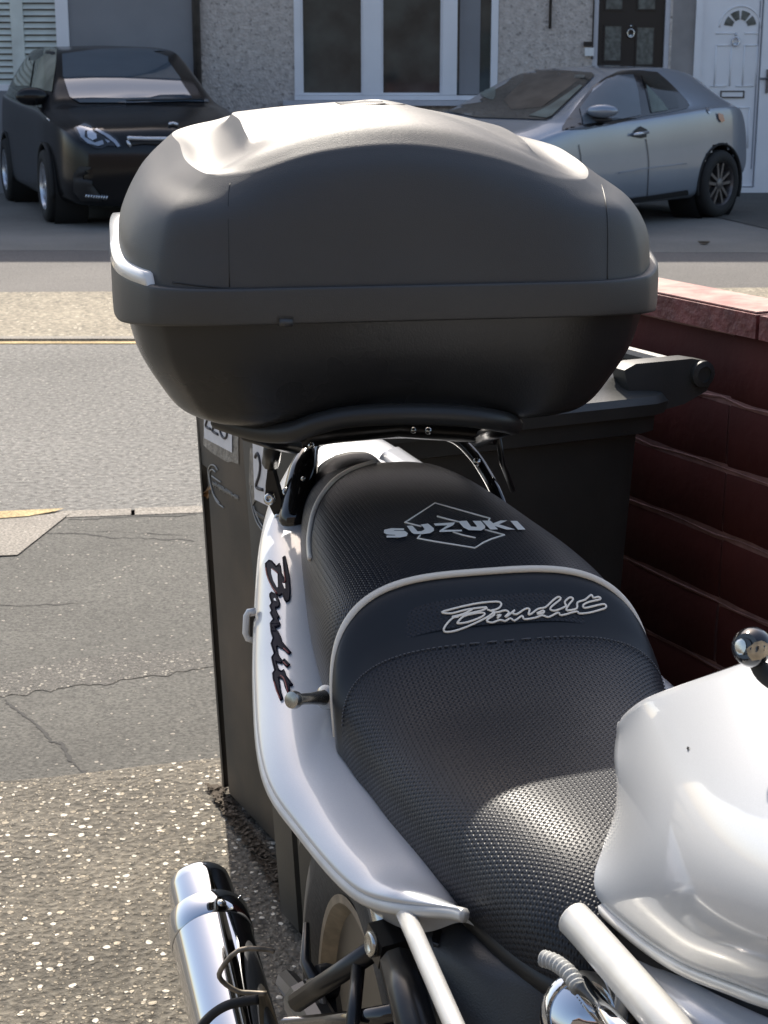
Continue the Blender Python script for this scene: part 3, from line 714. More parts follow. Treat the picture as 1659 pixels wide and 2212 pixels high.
# silver car
K3 = lambda x, y_: zd(x, y_, 1040, 120, 3.19); K4 = lambda x, y_: zd(x, y_, 1440, 0, 3.456)
pane(t1, c1, 'windscreen', [K3(*p) for p in [(110, 455), (250, 360), (430, 255), (600, 180), (720, 165), (1000, 172), (1400, 200), (1425, 222), (1300, 350), (1080, 560), (1040, 578), (880, 570), (500, 560), (200, 500)]], 'car_glass', .008, 5)
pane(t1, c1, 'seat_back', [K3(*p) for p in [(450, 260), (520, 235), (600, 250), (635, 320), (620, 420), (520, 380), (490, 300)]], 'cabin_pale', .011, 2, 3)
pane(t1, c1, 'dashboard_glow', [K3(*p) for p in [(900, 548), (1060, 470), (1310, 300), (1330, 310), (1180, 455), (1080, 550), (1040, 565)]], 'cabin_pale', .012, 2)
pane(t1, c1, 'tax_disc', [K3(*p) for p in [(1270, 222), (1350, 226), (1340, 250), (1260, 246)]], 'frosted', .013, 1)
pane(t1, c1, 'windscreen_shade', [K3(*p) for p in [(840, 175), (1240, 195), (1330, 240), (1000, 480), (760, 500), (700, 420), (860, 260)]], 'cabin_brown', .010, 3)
dlo = [K3(*p) for p in [(1165, 655), (1168, 625), (1210, 560), (1300, 440), (1400, 320), (1500, 245), (1600, 195)]] + [K4(*p) for p in [(400, 612), (540, 608), (700, 625), (790, 700), (880, 790), (955, 870), (980, 912), (960, 940), (800, 975), (560, 1012), (300, 1080), (100, 1118)]]
pane(t1, c1, 'window_trim', dlo, 'gloss_black', .006, 4)
pane(t1, c1, 'side_window', [K4(*p) for p in [(30, 940), (120, 815), (260, 700), (350, 658), (490, 648), (530, 780), (556, 995), (330, 1045), (60, 1085)]], 'side_glass_blue', .011, 4)
pane(t1, c1, 'side_window', [K4(*p) for p in [(560, 655), (690, 645), (800, 750), (865, 840), (885, 930), (640, 980), (600, 800)]], 'car_glass', .011, 3)
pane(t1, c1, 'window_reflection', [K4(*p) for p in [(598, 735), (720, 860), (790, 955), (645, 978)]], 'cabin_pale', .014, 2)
mc = hitpx(t1, *K4(225, 985), 0.0)
if mc is not None:
    blob('mirror', mc + V((-.02, -.17, .03)), .14, .06, .058, 'car_silver', c1, -.25); blob('mirror_base', mc + V((-.06, -.10, -.045)), .14, .06, .03, 'car_trim', c1, -.25)
pane(t1, c1, 'handle_cup', [K4(*p) for p in [(500, 1130), (550, 1090), (610, 1120), (605, 1185), (560, 1195), (480, 1180)]], 'car_trim', .008, 1)
p_ = hitpx(t1, *K4(475, 1165), .03); q_ = hitpx(t1, *K4(600, 1145), .03)
if p_ and q_: MB().tube([p_, p_.lerp(q_, .5), q_], [.012, .018, .014], 8).build('door_handle', 'alloy_bright', c1)
tl_ = MB(); paint_poly(t1, [K4(*p) for p in [(1215, 975), (1260, 990), (1275, 1045), (1250, 1060), (1225, 1030)]], .015, 1, mb=tl_); tl_.build('tail_lamp', 'lamp_red', c1)
pane(t1, c1, 'fuel_flap', [K4(*p) for p in [(1110, 930), (1140, 935), (1165, 985), (1140, 980)]], 'lamp_clear', .008, 1)
for q in ([K4(20, 1250), K4(40, 1400), K4(10, 1600)], [K4(600, 1200), K4(625, 1400), K4(612, 1690)]): paint_line(t1, q, .003, .006, 3).build('shut_line', 'car_trim', c1)
cr_ = MB(); paint_line(t1, [K4(360, 1494), K4(600, 1455), K4(950, 1413)], .004, .012, 4, mb=cr_); cr_.build('body_crease', 'car_silver', c1)  # added raised bead standing in for the light crease along the body side
pane(t1, c1, 'sill', [K4(*p) for p in [(400, 1720), (620, 1690), (960, 1640), (980, 1760), (600, 1850), (400, 1850)]], 'car_trim', .01, 2)


# ================================================================= RED WALL
wd_ = V((.443, -.896, 0)); wn = V((-.896, -.443, 0)); WT = 1.06
wp = V((.56, 2.48, 0))
wall = thing('garden_wall', (.56, 2.48, 0), 'dark red painted block wall with flat coping at the right edge behind the wheelie bins', 'wall')
rows = MB(); far_s, near_s = -1.15, 2.6; CHh = .109; ctop = WT - .036
nb = 10
mort = MB()
joints = [far_s]; s_ = .36 - 3 * .41
while s_ < near_s: 
    if s_ > far_s + .05: joints.append(s_)
    s_ += .41
joints.append(near_s)
for k in range(nb + 1):
    z1 = ctop - k * CHh; z0 = max(z1 - CHh + .005, -.02)
    if z1 <= 0: break
    for i in range(len(joints) - 1):
        a, b = joints[i] + .0015, joints[i + 1] - .0015; e = random.uniform(-.002, .002); sg = random.uniform(.001, .004)
        n = 8; pf = []
        vs = []
        for j in range(n + 1):
            s = a + (b - a) * j / n; bow = sg * (1 - (2 * j / n - 1)**2)
            for (zz, o_) in ((z0 + .003 * math.sin(j * 1.3 + k * 2 + i), -.001), (z0 + .008, .004), ((z0 + z1) / 2, .0045), (z1 - .008, .0035), (z1 - .003 * (1 + math.sin(j * 1.1 + k * 3 + i)) * .5, -.001)):
                vs.append(wp + wd_ * s + wn * (o_ + e) + V((0, 0, zz)))
        rows.add(vs, gridfaces(n + 1, 5))
for k in range(1, nb):
    zz = ctop - k * CHh + .002
    mort.tube([wp + wd_ * (far_s + j * .06) + wn * (.0015 + random.uniform(-.0012, .002)) + V((0, 0, zz + random.uniform(-.0035, .0035))) for j in range(int((near_s - far_s) / .06))], [random.uniform(.0008, .0026) for j in range(int((near_s - far_s) / .06))], 5)
mort.prism([wp + wd_ * far_s - wn * .0, wp + wd_ * near_s, wp + wd_ * near_s - wn * .10, wp + wd_ * far_s - wn * .10], V((0, 0, ctop)))
mort.build('core', 'mortar', wall, smooth=False)
rows.build('block_face', 'red_block', wall)
cp = MB(); ct = MB(); s_ = far_s - .02
while s_ < near_s:
    e_ = min(s_ + .60, near_s)
    q = [wp + wd_ * (s_ + .004) + wn * .022, wp + wd_ * (e_ - .004) + wn * .022, wp + wd_ * (e_ - .004) - wn * .105, wp + wd_ * (s_ + .004) - wn * .105]
    cp.prism([V((p.x, p.y, ctop + .002)) for p in q], V((0, 0, WT - ctop)))
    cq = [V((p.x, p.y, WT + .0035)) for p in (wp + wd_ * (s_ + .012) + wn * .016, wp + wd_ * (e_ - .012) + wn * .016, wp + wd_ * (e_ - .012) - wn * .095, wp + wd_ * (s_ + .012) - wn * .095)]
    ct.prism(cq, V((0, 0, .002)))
    s_ += .60
cpo = cp.build('coping', 'coping', wall, smooth=False)
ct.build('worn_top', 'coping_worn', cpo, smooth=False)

# ================================================================= WHEELIE BINS
e1v = V((.443, -.896, 0)).normalized(); e2v = V((.896, .443, 0)).normalized()
def bin_loc(c, a, b, z): return c + e1v * a + e2v * b + V((0, 0, z))
def make_bin(c, W0, W1, D0_, D1_, Hh, label, grooves, bm_='bin_plastic'):
    t = thing('wheelie_bin', (c.x, c.y, 0), label, 'bin', group='wheelie bins by the red wall')
    def ring(f, z, gd):
        W = (W0 + (W1 - W0) * f) / 2; D = (D0_ + (D1_ - D0_) * f) / 2; r = .035; pts = []
        # a along e1, b along e2 ; front is b=-D
        pts += [(-W + r, -D)]
        for g0, g1 in grooves:
            a0, a1_ = -W + (g0) * 2 * W, -W + g1 * 2 * W
            pts += [(a0, -D), (a0 + .012, -D + gd), (a1_ - .012, -D + gd), (a1_, -D)]
        pts += [(W - r, -D), (W - r * .3, -D + r * .3), (W, -D + r)]
        pts += [(W, -.0), (W, D - r), (W - r * .3, D - r * .3), (W - r, D), (0, D), (-W + r, D), (-W + r * .3, D - r * .3), (-W, D - r), (-W, 0), (-W, -D + r), (-W + r * .3, -D + r * .3)]
        return [bin_loc(c, a, b, z) for a, b in pts]
    lv = [(0, .03, .03), (.02, .05, .035), (.3, .3, .035), (.6, .58, .035), (.70, .66, .035), (.725, .69, .002), (.9, .86, .0), (1, Hh, .0)]
    rg = [ring(f, z, g) for f, z, g in lv]; n = len(rg[0])
    vs = [p for r_ in rg for p in r_]; fs = gridfaces(len(rg), n, True) + [tuple(range(n))[::-1], tuple((len(rg) - 1) * n + k for k in range(n))]
    bd = mesh('body', vs, fs, bm_, t, autosmooth=28)
    tree = bvh(vs, fs)
    # rim band
    def rr(W, D, z, r=.04): return [bin_loc(c, a, b, z) for a, b in [(-W + r, -D), (W - r, -D), (W - .3 * r, -D + .3 * r), (W, -D + r), (W, D - r), (W - .3 * r, D - .3 * r), (W - r, D), (-W + r, D), (-W + .3 * r, D - .3 * r), (-W, D - r), (-W, -D + r), (-W + .3 * r, -D + .3 * r)]]
    def loft(name, L_, m, par):
        vs_ = [p for r_ in L_ for p in r_]; n_ = len(L_[0])
        return mesh(name, vs_, gridfaces(len(L_), n_, True) + [tuple(range(n_))[::-1], tuple((len(L_) - 1) * n_ + k for k in range(n_))], m, par, autosmooth=35)
    Wt, Dt = W1 / 2, D1_ / 2
    loft('rim', [rr(Wt + .004, Dt + .004, Hh - .055), rr(Wt + .018, Dt + .016, Hh - .05), rr(Wt + .02, Dt + .018, Hh - .006)], bm_, t)
    lid = loft('lid', [rr(Wt + .030, Dt + .026, Hh - .022), rr(Wt + .034, Dt + .03, Hh - .004), rr(Wt + .028, Dt + .024, Hh + .006), rr(Wt - .01, Dt - .01, Hh + .016), rr(Wt - .03, Dt - .03, Hh + .036), rr(Wt - .07, Dt - .07, Hh + .046)], 'bin_lid', t)
    # hinge arms and handle bar on the wall side
    hm = MB()
    for a in (Wt - .01, -Wt + .01):
        q = [(Dt - .02, Hh - .028), (Dt + .06, Hh - .016), (Dt + .10, Hh + .0), (Dt + .115, Hh + .025), (Dt + .10, Hh + .046), (Dt + .07, Hh + .052), (Dt - .03, Hh + .052), (Dt - .05, Hh + .044), (Dt - .04, Hh + .01)]
        hm.prism([bin_loc(c, a - .02, b, z) for b, z in q], e1v * .034)
        hm.lathe([(.016, -.004), (.020, 0), (.020, .008), (.012, .010), (.012, .006), (.001, .006)], frame(bin_loc(c, a + .014, Dt + .088, Hh + .028), e1v), 18)
    hm.tube([bin_loc(c, -Wt, Dt + .088, Hh + .028), bin_loc(c, Wt, Dt + .088, Hh + .028)], .013, 10)
    hm.build('hinge_handle', 'bin_lid', t, autosmooth=35)
    for a in (-W0 / 2 - .0, W0 / 2 - .04):
        M = frame(bin_loc(c, a, D0_ / 2 + .02, .1), e1v)
        MB().lathe([(.02, 0), (.09, 0), (.1, .01), (.1, .035), (.09, .045), (.02, .045)], M, 24).build('wheel', 'tyre', t, autosmooth=35)
    return t, tree
binA, tA = make_bin(V((-.066, 2.985, 0)), .40, .455, .40, .46, .95, 'brown wheelie bin further from the camera, number label 228 with torn tape', [(.06, .155)])
binB, tB = make_bin(V((.075, 2.50, 0)), .37, .43, .41, .50, .945, 'dark wheelie bin nearest the motorbike, its hinge beside the red wall', [(.30, .36)], 'bin_dark')

Z5 = lambda x, y_: zd(x, y_, 490, 1030, 7.9)
def lay(tree, t, name, polys, m, off, cuts=1):
    mb = MB()
    for q in polys: paint_poly(tree, [Z5(*p) for p in q], off, cuts, mb=mb)
    return mb.build(name, m, t)
lay(tA, binA, 'tape', [[(165, 100), (760, 100), (850, 360), (855, 1030), (720, 980), (640, 995), (340, 815), (210, 700), (160, 640)]], 'tape', .0015)
lb_ = lay(tA, binA, 'number_label', [[(185, -260), (745, 0), (740, 800), (190, 510)]], 'label_white', .003)
dg = MB()
for pth in ([(225, -40), (260, -110), (310, -60), (290, 60), (240, 210), (240, 290), (330, 335)], [(370, 40), (400, -30), (450, 10), (430, 150), (370, 330), (370, 380), (475, 440)], [(590, 170), (525, 260), (520, 380), (560, 480), (610, 512), (650, 450), (640, 290), (590, 170), (540, 70), (570, 0), (625, 50), (590, 170)]):
    paint_line(tA, [Z5(*p) for p in pth], .0026, .0034, 3, mb=dg)
dg.build('house_number', 'label_ink', lb_)
lg = MB()
for pth in ([(560, 1890), (400, 1740), (290, 1400), (255, 1150), (300, 1050), (380, 1060), (440, 1150)], [(480, 1800), (370, 1650), (300, 1420), (275, 1200), (330, 1135), (400, 1190)], [(325, 1265), (420, 1330), (500, 1385)]):
    paint_line(tA, [Z5(*p) for p in pth], .0013, .0012, 4, mb=lg)
random.seed(3)
for k in range(26):
    x = 340 + k * 20; yb = 1370 + k * 12.5; hgt = random.choice((60, 60, 75, 95)); up = random.choice((0, 25))
    paint_line(tA, [Z5(x, yb - up), Z5(x + random.uniform(-6, 6), yb + hgt)], .0009, .0012, 1, mb=lg)
    if k % 2: paint_line(tA, [Z5(x - 10, yb + random.uniform(0, 50)), Z5(x + 12, yb + random.uniform(5, 60))], .0009, .0012, 1, mb=lg)
lg.build('council_logo', 'logo_grey', binA)
lay(tA, binA, 'rust_stain', [[(280, 1390), (310, 1520), (230, 1730), (180, 1660), (80, 1690), (90, 1650), (180, 1560)]], 'rust_stain', .001)
lb_ = lay(tB, binB, 'number_label', [[(1150, 560), (1560, 800), (1560, 1900), (1190, 1720)]], 'label_white', .003)
dg = MB()
for pth in ([(1212, 890), (1250, 812), (1290, 880), (1315, 1050), (1290, 1250), (1240, 1400), (1245, 1490), (1370, 1530)], [(1400, 960), (1430, 880), (1480, 950), (1500, 1120), (1440, 1480), (1560, 1620)]):
    paint_line(tB, [Z5(*p) for p in pth], .0028, .0032, 3, mb=dg)
dg.build('house_number', 'label_ink', lb_)
lay(tB, binB, 'tape', [[(1085, 700), (1150, 720), (1190, 1730), (1130, 1850), (1060, 1400)]], 'tape', .0015)
lg = MB()
for pth in ([(1400, 2420), (1230, 2200), (1130, 1900), (1090, 1600), (1110, 1450)], [(1430, 2360), (1290, 2200), (1180, 1950), (1150, 1850)]):
    paint_line(tB, [Z5(*p) for p in pth], .0013, .0012, 4, mb=lg)
for k in range(8): paint_line(tB, [Z5(1190 + k * 24, 1950 + k * 14), Z5(1192 + k * 24, 2040 + k * 14)], .0009, .0012, 1, mb=lg)
lg.build('council_logo', 'logo_grey', binB)


# dead leaves and dirt gathered along the foot of the bins
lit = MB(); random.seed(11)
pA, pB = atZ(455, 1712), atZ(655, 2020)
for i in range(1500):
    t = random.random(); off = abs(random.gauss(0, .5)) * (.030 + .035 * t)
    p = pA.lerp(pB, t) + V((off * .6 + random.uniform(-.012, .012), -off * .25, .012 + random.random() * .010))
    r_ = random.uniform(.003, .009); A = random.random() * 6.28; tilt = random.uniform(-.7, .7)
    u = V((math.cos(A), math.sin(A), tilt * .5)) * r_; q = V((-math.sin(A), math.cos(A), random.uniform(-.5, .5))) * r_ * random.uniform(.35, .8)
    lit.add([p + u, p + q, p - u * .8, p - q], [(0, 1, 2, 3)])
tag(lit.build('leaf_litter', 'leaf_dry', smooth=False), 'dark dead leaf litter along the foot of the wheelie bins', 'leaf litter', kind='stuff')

# ================================================================= MOTORBIKE
h = R(14); bf = V((math.sin(h), -math.cos(h), 0)); br = V((math.cos(h), math.sin(h), 0)); BO = V((0, 1.95, 0))
def B(s, w_, z): return BO + bf * s + br * w_ + V((0, 0, z))
bike = thing('motorbike', (.12, 1.45, 0), 'silver motorbike with black padded seat standing on the drive, nose out of frame', 'motorbike')
def sect(s, W, zc, zb, n_, lean, smin=-1, smax=1, k=48):
    out = []
    for i in range(k + 1):
        th = (-1 + 2 * i / k) * math.pi / 2
        sn, cs = math.sin(th), max(0.0, math.cos(th))
        wv = W * math.copysign(abs(sn) ** (2 / n_), sn); z = zb + (zc - zb) * cs ** (2 / n_)
        out.append(B(s + lean * (zc - z), wv, z))
    return out
def seat_part(name, tab, s0, s1, ns, m, parent, capends=(False, False)):
    rows_ = [];
    for i in range(ns + 1):
        s = s0 + (s1 - s0) * i / ns; rows_.append(sect(s, *lerp_table(tab, s)))
    nc = len(rows_[0]); vs = [p for r_ in rows_ for p in r_]; fs = gridfaces(ns + 1, nc)
    # metric uvs
    uvs = []
    mid = nc // 2; vacc = 0.0
    for i, r_ in enumerate(rows_):
        if i: vacc += (r_[mid] - rows_[i - 1][mid]).length
        acc = [0.0]
        for j in range(1, nc): acc.append(acc[-1] + (r_[j] - r_[j - 1]).length)
        for j in range(nc): uvs.append((acc[j] - acc[mid] + 1.0, vacc + 1.0))
    if capends[0]: fs.append(tuple(range(nc))[::-1])
    if capends[1]: fs.append(tuple(ns * nc + k for k in range(nc)))
    o = mesh(name, vs, fs, m, parent, uvs=uvs); return o, vs, fs, rows_
#  s, W, zc, zb, n, lean
pil = [(-.05, .066, .925, .86, 2.6, -.3), (-.02, .088, .950, .87, 3.0, -.25), (.02, .104, .957, .868, 3.4, -.15), (.10, .123, .953, .862, 3.8, 0.), (.20, .138, .947, .85, 4.0, 0.0), (.30, .152, .942, .835, 4.0, .1), (.38, .157, .936, .815, 3.8, .35), (.42, .146, .925, .80, 3.6, .42), (.45, .145, .90, .79, 3.4, .45)]
rid = [(.40, .161, .940, .805, 3.3, .45), (.415, .165, .931, .802, 3.4, .45), (.435, .166, .912, .799, 3.5, .44), (.455, .164, .894, .797, 3.5, .42), (.475, .162, .880, .795, 3.5, .36), (.51, .158, .865, .790, 3.3, .24), (.55, .151, .853, .785, 3.2, .13), (.60, .143, .846, .777, 3.0, .05),
       (.67, .129, .841, .765, 2.7, 0), (.72, .117, .838, .758, 2.5, 0), (.78, .100, .830, .752, 2.3, 0), (.82, .084, .815, .750, 2.2, 0), (.85, .06, .79, .748, 2.1, 0), (.865, .03, .765, .745, 2, 0)]
o, pv, pf_, prow = seat_part('pillion_seat', pil, -.05, .45, 46, 'seat_weave', bike, (True, False))
tp = bvh(pv, pf_)
o2, bv_, bf_, brow = seat_part('seat_back', rid, .40, .464, 16, 'vinyl', bike)
o3, rv_, rf_, rrow = seat_part('rider_seat', rid, .464, .865, 60, 'seat_weave', bike, (False, True))
ts = bvh(pv + bv_ + rv_, pf_ + [tuple(i + len(pv) for i in f) for f in bf_] + [tuple(i + len(pv) + len(bv_) for i in f) for f in rf_])
MB().tube([p + V((0, 0, .0015)) + bf * .001 for p in brow[1]], .0036, 8).build('piping', 'piping', bike)
rp = sect(.0, *lerp_table(pil, .0))
paint_line(tp, [(872, 991), (830, 996), (790, 1005), (755, 1018), (722, 1040), (696, 1072), (680, 1105), (672, 1140), (669, 1175), (672, 1208)], .0030, .0012, 6, n=8).build('piping', 'piping', bike)
sm_ = rrow[0]; mbst = MB()
for i in range(2, len(sm_) - 2):
    a, b = sm_[i], sm_[i + 1]
    for k in range(2):
        p = a.lerp(b, k * .5 + .08); q = a.lerp(b, k * .5 + .36); mbst.tube([p + V((0, 0, .001)) + bf * .001, q + V((0, 0, .001)) + bf * .001], .0007, 5)
mbst.build('stitching', 'stitch', bike)
bp_ = []
for s_i in [.50 + .03 * i for i in range(13)]:
    W_, zc_, zb_, n_, l_ = lerp_table(rid, s_i); bp_.append(B(s_i + l_ * (zc_ - zb_), -W_ + .014, zb_ - .010))
MB().tube(spl(bp_, 3), .013, 10).build('seat_gap_filler', 'rack_black', bike)  # added black tube closes the gap and keeps sun off the side cover
# emblem and name stitched on the seat
Z1 = lambda x, y: zd(x, y, 940, 1240, 4.1475)
emb = MB()
for path in ([(1165, 262), (1180, 238), (1080, 210), (610, 78), (300, 280), (470, 322)], [(635, 217), (760, 250), (860, 275)], [(460, 410), (430, 445), (620, 480), (1025, 545), (1110, 490), (1200, 450), (1330, 410), (1130, 355)], [(800, 380), (900, 412), (1030, 440)]):
    paint_line(ts, [Z1(*p) for p in path], .0010, .0006, 1 if len(path) < 0 else 1, mb=emb)
# word in slanted block capitals
L_ = [
 [(290, 350), (160, 348), (85, 365), (82, 395), (110, 412), (200, 418), (200, 424), (110, 424), (110, 445), (250, 445), (320, 430), (330, 400), (300, 378), (190, 375), (185, 370), (290, 370)],
 [(318, 325), (375, 320), (430, 380), (470, 380), (500, 365), (500, 350), (462, 310), (540, 300), (600, 350), (600, 375), (560, 400), (480, 410), (395, 408), (370, 395)],
 [(600, 300), (820, 288), (800, 318), (700, 365), (890, 365), (892, 380), (655, 388), (660, 372), (740, 318), (615, 322)],
 [(850, 275), (940, 270), (985, 330), (1040, 335), (1045, 325), (1000, 272), (1085, 272), (1130, 325), (1130, 350), (1090, 372), (960, 368), (905, 340)],
 [(1100, 270), (1185, 270), (1215, 298), (1290, 268), (1360, 268), (1275, 308), (1445, 362), (1350, 362), (1230, 325), (1265, 360), (1185, 362)],
 [(1390, 272), (1460, 272), (1548, 362), (1470, 364)],
]
for q in L_: paint_poly(ts, [Z1(*p) for p in q], .0016, 1, mb=emb)
emb.build('seat_emblem', 'thread', bike)
Z2 = lambda x, y: zd(x, y, 1090, 1470, 3.7705)
nm = MB()
for path in ([(70, 240), (75, 222), (350, 155), (560, 132), (612, 150), (600, 185), (560, 208), (520, 215), (545, 228), (470, 285), (300, 365), (170, 410), (90, 418), (72, 390), (110, 330), (160, 285), (210, 275)],
             [(70, 240), (150, 242), (300, 205), (475, 185), (430, 215), (300, 245), (150, 282)],
             [(150, 275), (250, 250), (340, 205)], [(200, 330), (260, 270), (390, 240), (455, 240), (430, 275), (300, 325), (210, 338), (200, 330)],
             [(480, 208), (530, 225), (548, 255), (490, 295), (480, 318), (530, 330), (600, 305), (650, 315), (700, 290), (740, 312), (810, 265), (830, 298), (930, 285), (1000, 262), (1060, 278), (1150, 235), (1180, 262), (1320, 225), (1350, 245), (1450, 235), (1560, 205), (1600, 185), (1580, 155), (1480, 175), (1400, 192), (1385, 165), (1440, 135), (1545, 110), (1530, 88), (1480, 95), (1460, 68), (1400, 115), (1330, 140), (1325, 195), (1250, 215), (1225, 205), (1250, 160), (1290, 110), (1260, 92), (1210, 135), (1220, 175), (1130, 215), (1080, 210), (1085, 180), (1170, 110), (1150, 88), (1100, 120), (1030, 185), (960, 200), (900, 245), (870, 250), (880, 205), (840, 200), (760, 250), (720, 240), (740, 212), (680, 262), (650, 275), (685, 235), (650, 215), (590, 230), (545, 235)],
             [(570, 265), (610, 255), (575, 290)], [(950, 240), (1010, 215), (1010, 238), (950, 250)]):
    paint_line(ts, [Z2(*p) for p in path], .00105, .0007, 3, mb=nm)
nm.build('seat_name', 'thread', bike)

# tail panel (viewer's left side of the bike)
outer = [(640, 985, 2.12), (612, 1035, 2.06), (583, 1095, 1.99), (564, 1180, 1.9), (555, 1290, 1.8), (551, 1400, 1.7), (551, 1480, 1.63), (559, 1610, 1.51), (584, 1706, 1.43), (645, 1791, 1.36), (717, 1878, 1.29), (781, 1932, 1.245), (858, 1954, 1.21), (962, 1962, 1.19), (996, 1969, 1.18)]
inner = [(735, 985, 2.06), (715, 1025, 2.02), (690, 1080, 1.96), (680, 1150, 1.88), (686, 1250, 1.77), (702, 1360, 1.67), (722, 1440, 1.6), (755, 1590, 1.47), (792, 1660, 1.42), (858, 1760, 1.35), (920, 1850, 1.285), (955, 1900, 1.255), (975, 1935, 1.23), (990, 1958, 1.215), (998, 1968, 1.205)]
R0, R1, R2, R3, R4, R5, R6 = [], [], [], [], [], [], []
for i, (a, b) in enumerate(zip(outer, inner)):
    A = atY(*a); Bp = atY(*b); k = 1.0 if 1 < i < 13 else .5
    out = (-br * .010 + V((0, 0, .012))) * k
    R0.append(Bp + V((0, 0, -.02)) + br * .012)
    R1.append(Bp)
    R2.append(Bp.lerp(A, .28) + out * .75)
    R3.append(Bp.lerp(A, .62) + out * 1.0)
    R4.append(Bp.lerp(A, .90) + out * .55)
    R5.append(A)
    R6.append(A + V((0, 0, -.028)) * k + br * .022 * k)
vs, fs, nr, nc = surf([R0, R1, R2, R3, R4, R5, R6], 5, 8); vs = relax(vs, nr, nc, 6)
mesh('tail_panel', vs, fs, 'silver_paint', bike)
tt = bvh(vs, fs)
# mirrored panel on the far side, seen only from elsewhere
vs2 = []
for p in vs:
    d = p - BO; wv = d.dot(br); vs2.append(p - br * (2 * wv))
mesh('tail_panel', vs2, fs, 'silver_paint', bike)
lo = [p + V((0, 0, -.004)) + br * .003 for p in spl(R5, 5)]
MB().tube(lo, .006, 8).build('panel_edge', 'silver_dull', bike)
# script name on the panel
dk = MB()
Z3 = lambda x, y: zd(x, y, 650, 1380, 11.06); Z4 = lambda x, y: zd(x, y, 650, 1560, 10.53)
polys3 = [
 [(650, 180), (695, 150), (740, 350), (800, 700), (825, 1000), (825, 1250), (800, 1370), (735, 1400), (690, 1320), (640, 1170), (545, 1235), (470, 1170), (360, 1000), (240, 720), (190, 500), (180, 340), (270, 255), (340, 280), (470, 430), (545, 350), (575, 580), (640, 700), (715, 830), (690, 600), (670, 400)],
 [(340, 1140), (430, 1190), (500, 1300), (540, 1450), (530, 1530), (490, 1555), (430, 1550), (440, 1640), (540, 1820), (490, 1850), (500, 1920), (545, 1980), (540, 2070), (480, 2100), (410, 2110), (470, 2212), (335, 2212), (315, 1990), (360, 1920), (400, 1890), (310, 1700), (350, 1650), (300, 1510), (350, 1430), (300, 1250), (300, 1180)]]
for q in polys3: paint_poly(tt, [Z3(*p) for p in q], .0016, 2, mb=dk)
polys4 = [
 [(305, 0), (520, 0), (515, 70), (400, 90), (390, 140), (480, 230), (540, 360), (565, 480), (700, 640), (815, 780), (780, 815), (640, 680), (480, 590), (440, 640), (460, 780), (530, 920), (590, 1000), (570, 1050), (440, 990), (420, 1020), (490, 1230), (580, 1280), (635, 1240), (680, 1380), (860, 1630), (830, 1650), (750, 1600), (790, 1800), (765, 1860), (690, 1700), (640, 1490), (540, 1420), (490, 1450), (530, 1750), (600, 2000), (560, 2030), (490, 1850), (380, 1500), (360, 1320), (415, 1240), (370, 1080), (335, 900), (400, 800), (320, 540), (370, 400), (320, 230)],
 [(650, 955), (785, 1100), (730, 1155), (610, 1020)]]
for q in polys4: paint_poly(tt, [Z4(*p) for p in q], .0016, 2, mb=dk)
for Zf, ps in ((Z3, polys3), (Z4, polys4)):
    for q in ps: paint_line(tt, [Zf(*p) for p in q] + [Zf(*q[0])], .0011, .0014, 1, mb=dk)
dk.build('panel_name', 'decal_dark', bike)
rd = MB()
for path in ([(190, 470), (240, 720), (360, 1000), (500, 1190)], [(360, 500), (520, 640)], [(680, 600), (715, 840), (640, 900)]): paint_line(tt, [Z3(*p) for p in path], .0008, .0022, 4, mb=rd)
for path in ([(400, 1560), (480, 1840), (560, 2020)], [(560, 1400), (660, 1500), (760, 1850)], [(640, 680), (780, 810)], [(640, 1040), (735, 1150)]): paint_line(tt, [Z4(*p) for p in path], .0008, .0022, 4, mb=rd)
rd.build('panel_name_outline', 'decal_red', bike)
hol = MB()
for q in ([(340, 500), (400, 520), (510, 640), (525, 1020), (490, 1020), (400, 830), (345, 640)], [(640, 900), (715, 920), (720, 1060), (700, 1060)], [(410, 1330), (450, 1320), (480, 1410), (420, 1380)]): paint_poly(tt, [Z3(*p) for p in q], .0026, 1, mb=hol)
hol.build('panel_name_counter', 'silver_paint', bike)

# tail cover behind the seat
rows_ = []
for s, W, z in ((-.07, .080, .905), (-.10, .085, .925), (-.15, .08, .938), (-.22, .06, .945), (-.28, .03, .945)):
    rows_.append([B(s, -W, z - .06), B(s, -W * .9, z - .015), B(s, -W * .4, z), B(s, W * .4, z), B(s, W * .9, z - .015), B(s, W, z - .06)])
vs, fs, _, _ = surf(rows_, 5, 5); mesh('tail_cover', vs, fs, 'silver_paint', bike)
# black rear hump between rail and piping
rows_ = []
for s, W, z in ((.02, .092, .950), (-.02, .092, .957), (-.055, .080, .957), (-.085, .060, .940), (-.10, .04, .91)):
    rows_.append([B(s, -W, z - .08), B(s, -W * .94, z - .025), B(s, -W * .6, z - .002), B(s, -.01, z), B(s, .012, z - .02), B(s, .03, z - .05), B(s, .06, z - .08)])
vs, fs, _, _ = surf(rows_, 5, 5); mesh('seat_skirt', vs, fs, 'vinyl', bike)

